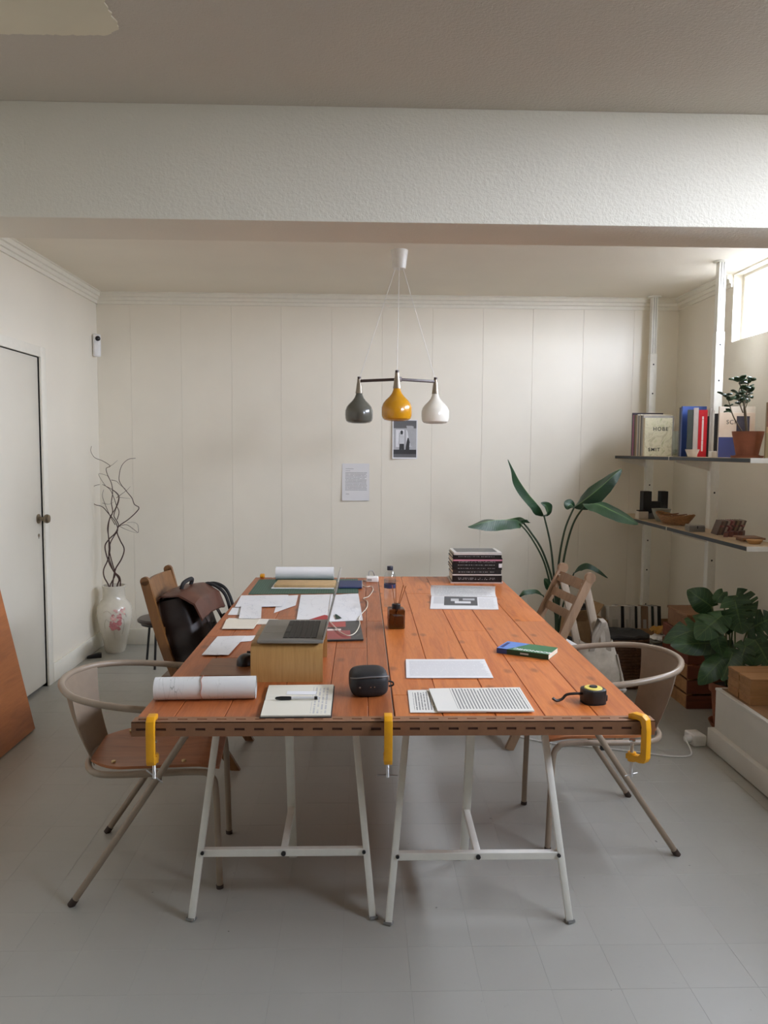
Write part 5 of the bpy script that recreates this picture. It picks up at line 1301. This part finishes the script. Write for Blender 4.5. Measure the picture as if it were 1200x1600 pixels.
# tray of papers and yellow cloth, between basket and crates
carton('cardboard_tray', 'low cardboard tray heaped with papers beside the wicker basket', 2.03, 5.2, .26, .28, .22)
pr2 = random.Random(6)
for i in range(7):
    lab = ['crumpled white paper lowest on the tray heap', 'creased white paper second on the tray heap', 'folded grey newsprint third on the tray heap', 'white sheet fourth on the tray heap', 'cream sheet fifth on the tray heap', 'curled white sheet sixth on the tray heap', 'crinkled white sheet topmost on the tray heap'][i]
    cxx, cyy_ = pr2.uniform(-.04, .04), pr2.uniform(-.04, .04); an = pr2.uniform(-.8, .8)
    def pf(u, v):
        x, y = (u - .5) * .22, (v - .5) * .17; x, y = x * cos(an) - y * sin(an) + cxx, x * sin(an) + y * cos(an) + cyy_
        return Vector((max(-.122, min(.122, x)), max(-.132, min(.132, y)), .02 * (mnoise.noise(Vector((u * 5 + i * 3, v * 5, i))) + .6)))
    o = MB().grid(pf, 12, 10, .0006).build('crumpled_paper', [PAPER, CREAMP, plain('newsprint', (.5, .49, .46), .8)][i % 3]); o.location = (2.03, 5.2, .2 + i * .012)
    tag(o, lab, 'paper', 'papers heaped on the tray')
def yc(u, v):
    return Vector(((u - .5) * .16, (v - .5) * .12, .03 * (mnoise.noise(Vector((u * 4, v * 4, 9))) + .5) + .02 * (1 - (2 * u - 1) ** 2)))
o = MB().grid(yc, 14, 12, .003).build('yellow_cloth', plain('cloth_yellow', srgb(176, 130, 52), .8, var=.1)); o.location = (2.08, 5.27, .292); tag(o, 'folded yellow cloth on the heap of papers', 'cloth')
MB_ = None
# papers / black folder on the right folding chair
fc = thing('black_folder', 'flat black case lying on the seat of the right folding chair', 'case', (.985, 4.12, .4465), rad(8))
MB().box(-.14, .155, -.135, .135, 0, .055, .006, 2).build('body', BLACKM, fc)
MB().box(-.143, -.138, -.04, .04, .02, .036, .002, 1).build('handle', BLACK, fc)
pw = thing('paper_pad', 'white sheets lying on the black case on the folding chair', 'paper', (.995, 4.12, .5022), rad(10))
for i in range(3): MB().box(-.135 + .004 * i, .15 - .003 * i, -.13, .13 - .004 * i, i * .002, i * .002 + .0018).build('sheet', PAPER, pw)
# canvas tote hanging on the near post of the right folding chair
CAN = plain('canvas', srgb(176, 166, 150), .9, var=.1, scale=30, bump=.3); CAND = plain('canvas_strap', srgb(160, 150, 136), .9, var=.1)
tt = thing('canvas_tote', 'pale canvas bag hanging by its straps from the rear leg of the right folding chair', 'bag', (1.228, 3.925, .30))
def tote(u, v):
    a = u * 2 * pi; w = .085 + .05 * (1 - v) * (1 + .2 * sin(3 * v)); dd = .028 + .018 * sin(pi * v)
    return Vector((w * math.copysign(abs(cos(a)) ** .8, cos(a)) - .03 * v + .008 * mnoise.noise(Vector((u * 7, v * 5, 3))), dd * sin(a) + .01 * mnoise.noise(Vector((u * 9, v * 6, 7))), .26 * v + .015 * cos(2 * a) * v))
mb = MB(); mb.grid(tote, 36, 12); bmesh.ops.remove_doubles(mb.bm, verts=mb.bm.verts, dist=1e-5)
bmesh.ops.holes_fill(mb.bm, edges=[e for e in mb.bm.edges if e.is_boundary and e.verts[0].co.z < .1]); mb.build('body', CAN, tt)
def ribbon(pts, w, m_, nm):
    P = cr(pts, 6); mb = MB(); n_ = len(P) - 1
    def f(u, v):
        i = min(int(u * n_ + .5), n_); return P[i] + Vector(((v - .5) * w, 0, 0))
    mb.grid(f, n_, 2, Vector((0, .0025, 0))).build(nm, m_, tt)
ribbon([(-.06, -.035, .22), (-.03, -.038, .30), (.0, -.036, .36), (.0, -.02, .374), (.0, .03, .376), (-.0, .05, .36), (-.02, .045, .3), (-.03, .02, .24)], .026, CAND, 'strap')
ribbon([(.03, -.03, .22), (.02, -.037, .30), (.008, -.037, .35), (.006, -.02, .366), (.006, .03, .368), (.006, .052, .35), (.02, .05, .3), (.02, .02, .24)], .026, CAND, 'strap')
MB().tube(cr([(.075, -.02, .2), (.10, -.03, .08), (.115, -.02, -.06), (.105, -.01, -.16)], 6), .006, 8).build('cord', CAND, tt)
for z in (.02, .035, .05): MB().box(.085, .125, -.04, -.034, z - .002, z + .004).build('cord_wrap', plain('wrap_white', (.66, .65, .62), .6), tt)

# ================================================================== PLANTS
def leaf_strip(path, widths, up, fold=.25, nv=8, wave=0, thick=None):
    P = cr(path, 5); N_ = len(P) - 1; up = Vector(up).normalized()
    def f(u, v):
        i = min(int(u * N_ + .5), N_); t_ = (P[min(i + 1, N_)] - P[max(i - 1, 0)]).normalized()
        sd = t_.cross(up); sd = sd.normalized() if sd.length > 1e-4 else Vector((0, 1, 0)); nn = sd.cross(t_)
        s_ = u * (len(widths) - 1); k_ = min(int(s_), len(widths) - 2); w = widths[k_] + (widths[k_ + 1] - widths[k_]) * (s_ - k_)
        a = (v * 2 - 1); return P[i] + sd * a * w + nn * (abs(a) * fold * w + wave * w * sin(u * 9 + a * 2) * abs(a))
    return MB().grid(f, N_, nv)
LEAFM = NT('strelitzia_leaf'); k = LEAFM; v = k.coord(); tc = k.n('ShaderNodeTexCoord'); sx_ = k.n('ShaderNodeSeparateXYZ'); k.l(tc.outputs['UV'], sx_.inputs[0])
rib = k.math('LESS_THAN', k.math('ABSOLUTE', k.math('SUBTRACT', sx_.outputs[1], .5)), .025)
st_ = k.math('MULTIPLY', k.math('SINE', k.math('MULTIPLY', k.math('ADD', sx_.outputs[0], k.math('MULTIPLY', k.math('ABSOLUTE', k.math('SUBTRACT', sx_.outputs[1], .5)), -.25)), 170.)), .5)
cb = k.ramp(k.noise(v, 6, 3), [(.3, srgb(24, 50, 30)), (.7, srgb(40, 72, 40))])
k.l(k.mix(k.math('MULTIPLY', rib, .6), cb, srgb(110, 140, 80)), k.b.inputs['Base Color']); k.b.inputs['Roughness'].default_value = .45
k.bump(st_, .25, .001); LEAFM = k.m
STK = plain('strelitzia_stalk', srgb(46, 64, 38), .5, var=.1)
SY = 5.25; SBX = ony(870, 965, SY).x
sp_ = thing('bird_of_paradise_plant', 'tall bird of paradise plant with paddle leaves before the back wall', 'plant', (SBX, SY, 0))
B0 = Vector((SBX, SY, 0))
MB().lathe([(0, 0), (.09, 0), (.095, .006), (.12, .24), (.124, .26), (.116, .26), (.112, .235), (0, .232)], 36, cap=False).build('pot', plain('pot_black', (.015, .016, .016), .3), sp_)
MB().lathe([(0, .238), (.06, .237), (.112, .234)], 24, cap=False).build('soil', SOIL, sp_)
def sl(px, py, dy=0): return ony(px, py, SY + dy) - B0
stalks = [([(868, 962), (862, 925), (850, 878), (830, 840), (812, 818)], .0065, -.10), ([(870, 962), (865, 915), (848, 862), (828, 830), (816, 815)], .0075, .02), ([(870, 962), (866, 905), (860, 850), (850, 806)], .0075, .10),
          ([(870, 962), (872, 890), (882, 830), (897, 793)], .0075, .0), ([(872, 962), (880, 880), (895, 820), (914, 790)], .0075, -.08), ([(876, 962), (886, 925), (897, 895)], .006, -.12), ([(868, 962), (858, 945), (848, 930)], .0055, -.14)]
for pts, r_, dy in stalks:
    n_ = len(pts); P = [sl(a, c, dy * (i / (n_ - 1))) for i, (a, c) in enumerate(pts)]
    P = [Vector((P[0].x * .4, 0, .232))] + P
    P = cr(P, 6); MB().tube(P, [r_ * (1.25 - .5 * i / len(P)) for i in range(len(P))], 9).build('stalk', STK, sp_)
def bl(pts, dys, widths, up, fold, wave=.12):
    P = [sl(a, c, d_) for (a, c), d_ in zip(pts, dys)]; leaf_strip(P, widths, up, fold, 8, wave).build('leaf', LEAFM, sp_)
bl([(850, 806), (845, 795), (838, 786), (826, 772), (812, 752), (803, 735), (794, 718)], [.10, .08, .06, .03, .0, -.03, -.06], [.006, .045, .06, .058, .05, .036, .016, .005], (.55, -.5, .55), -.75, .2)
bl([(849, 806), (856, 800), (853, 790), (845, 786)], [.10, .07, .05, .04], [.005, .04, .045, .02, .004], (.6, -.75, .2), .3)
bl([(814, 816), (806, 812), (790, 812), (770, 813), (752, 817), (731, 823)], [-.02, -.08, -.14, -.18, -.22, -.26], [.006, .06, .075, .07, .05, .006], (.05, -.42, .9), -.55, .12)
bl([(816, 815), (820, 812), (812, 808), (795, 811), (765, 816), (752, 828)], [.02, -.02, .03, .04, .02, .0], [.006, .04, .055, .05, .035, .005], (-.1, -.3, .9), -.8, .15)
bl([(897, 793), (893, 788), (888, 790), (886, 796)], [.0, -.04, -.06, -.06], [.004, .035, .035, .005], (-.2, -.85, .4), .3)
bl([(897, 793), (908, 785), (925, 772), (943, 757), (958, 743), (971, 733)], [.0, -.04, -.08, -.10, -.1, -.08], [.006, .055, .068, .062, .042, .006], (-.45, -.75, .45), -.55, .15)
bl([(914, 790), (922, 787), (935, 788), (955, 797), (975, 807), (997, 819)], [-.08, -.16, -.22, -.3, -.36, -.42], [.006, .05, .075, .078, .06, .006], (.25, -.72, .6), -.25, .08)
bl([(897, 895), (905, 884), (918, 880), (935, 889), (950, 903)], [-.12, -.15, -.18, -.2, -.2], [.005, .032, .036, .026, .003], (.1, -.35, .9), -.8)
bl([(848, 930), (840, 922), (828, 921), (818, 924), (809, 934)], [-.14, -.17, -.2, -.22, -.22], [.004, .026, .03, .022, .003], (-.1, -.4, .9), -.7)
bl([(862, 925), (856, 912), (850, 905)], [-.05, -.1, -.14], [.004, .03, .024, .004], (-.2, -.8, .5), -.3)
# monstera
k = NT('monstera_leaf'); v = k.coord(); tc = k.n('ShaderNodeTexCoord'); sx_ = k.n('ShaderNodeSeparateXYZ'); k.l(tc.outputs['UV'], sx_.inputs[0])
vn = k.math('LESS_THAN', k.math('FRACT', k.math('ADD', k.math('MULTIPLY', sx_.outputs[0], 7), k.math('MULTIPLY', sx_.outputs[1], -1.2))), .07)
rb_ = k.math('LESS_THAN', sx_.outputs[1], .05)
cb = k.ramp(k.noise(v, 7, 3), [(.3, srgb(30, 58, 32)), (.7, srgb(58, 92, 50))])
k.l(k.mix(k.math('MULTIPLY', k.math('MAXIMUM', vn, rb_), .35), cb, srgb(120, 146, 84)), k.b.inputs['Base Color']); k.b.inputs['Roughness'].default_value = .4; MONM = k.m
MX, MY = 2.065, 4.235
mn = thing('monstera_plant', 'large monstera with split leaves in a terracotta pot by the white low box', 'plant', (MX, MY, 0))
MB().lathe([(0, .01), (.085, .01), (.088, .012), (.105, .20), (.118, .205), (.12, .255), (.112, .255), (.10, .2), (.098, .225), (0, .224)], 36, cap=False).build('pot', TER, mn)
MB().lathe([(0, 0), (.1, 0), (.115, .03), (.108, .03), (.095, .01), (0, .01)], 32).build('saucer', TER, mn)
MB().lathe([(0, .235), (.05, .233), (.1, .226)], 24, cap=False).build('soil', SOIL, mn)
def monstera_leaf(L, W, cuts, droop, seed):
    mb = MB(); N_ = 44; rr_ = random.Random(seed)
    for s in (-1, 1):
        cu = [rr_.uniform(.22, .3) + i * (.6 / max(1, cuts)) for i in range(cuts)]
        def wid(t):
            w = W * (sin(pi * min(1, (t + .10) / 1.10)) ** .72) * (1 - .18 * t)
            for c in cu:
                if abs(t - c) < .02: w *= .45
            return w
        def f(u, v):
            t = u; x = L * (t - (.18 * v * (1 - t) ** 3)); yv = s * wid(t) * v
            x += (.12 * L) * v * (t - .15)
            z = -droop * L * (x / L) ** 2 - .22 * abs(yv) ** 2 / max(W, .01) + .01 * sin(8 * t + seed) * v
            return Vector((x, yv, z))
        mb.grid(f, N_, 5)
    return mb
mr = random.Random(12)
# leaf base pixel, tip pixel, depth offset at base and tip, size
ML = [((1148, 938), (1160, 985), -.05, -.12, .19, .10, 4), ((1150, 930), (1172, 950), .02, -.06, .17, .085, 3), ((1138, 968), (1052, 990), .02, -.05, .22, .10, 3), ((1112, 948), (1082, 925), .08, .08, .15, .08, 0),
      ((1128, 962), (1092, 988), -.10, -.16, .18, .09, 2), ((1120, 1005), (1062, 1003), -.05, -.12, .17, .075, 0), ((1168, 985), (1200, 965), .0, -.08, .2, .11, 3), ((1180, 1000), (1210, 1045), -.08, -.16, .2, .11, 3),
      ((1145, 1020), (1130, 1055), -.12, -.2, .15, .07, 0), ((1128, 1030), (1098, 1062), -.14, -.2, .13, .065, 0), ((1132, 1000), (1110, 1030), .06, .0, .17, .085, 2), ((1118, 990), (1128, 1022), -.16, -.18, .12, .045, 0), ((1165, 1010), (1150, 1050), -.1, -.17, .15, .075, 2), ((1130, 925), (1118, 940), .05, .02, .09, .04, 0)]
for i, (bp, tp, d0, d1, L, W, cu) in enumerate(ML):
    b_ = ony(bp[0], bp[1], MY + d0) - Vector((MX, MY, 0)); t_ = ony(tp[0], tp[1], MY + d1) - Vector((MX, MY, 0))
    ex = (t_ - b_); Lr = max(ex.length, L * .75); ex.normalize()
    nrm = Vector((-.35 + mr.uniform(-.25, .25), -.75, .55 + mr.uniform(-.2, .2))); nrm = (nrm - ex * nrm.dot(ex)).normalized(); ey = nrm.cross(ex)
    o = monstera_leaf(Lr, W, cu, .18, i).build('leaf', MONM, mn); o.matrix_local = frame(ex, ey, nrm, b_)
    q = Vector((mr.uniform(-.03, .03), mr.uniform(-.03, .03), .23)); mid = q.lerp(b_, .55) + Vector((b_.x * .08, 0, .06))
    MB().tube(cr([q, mid, b_], 8), .0045, 7).build('stalk', plain('monstera_stalk', srgb(84, 104, 56), .5), mn)
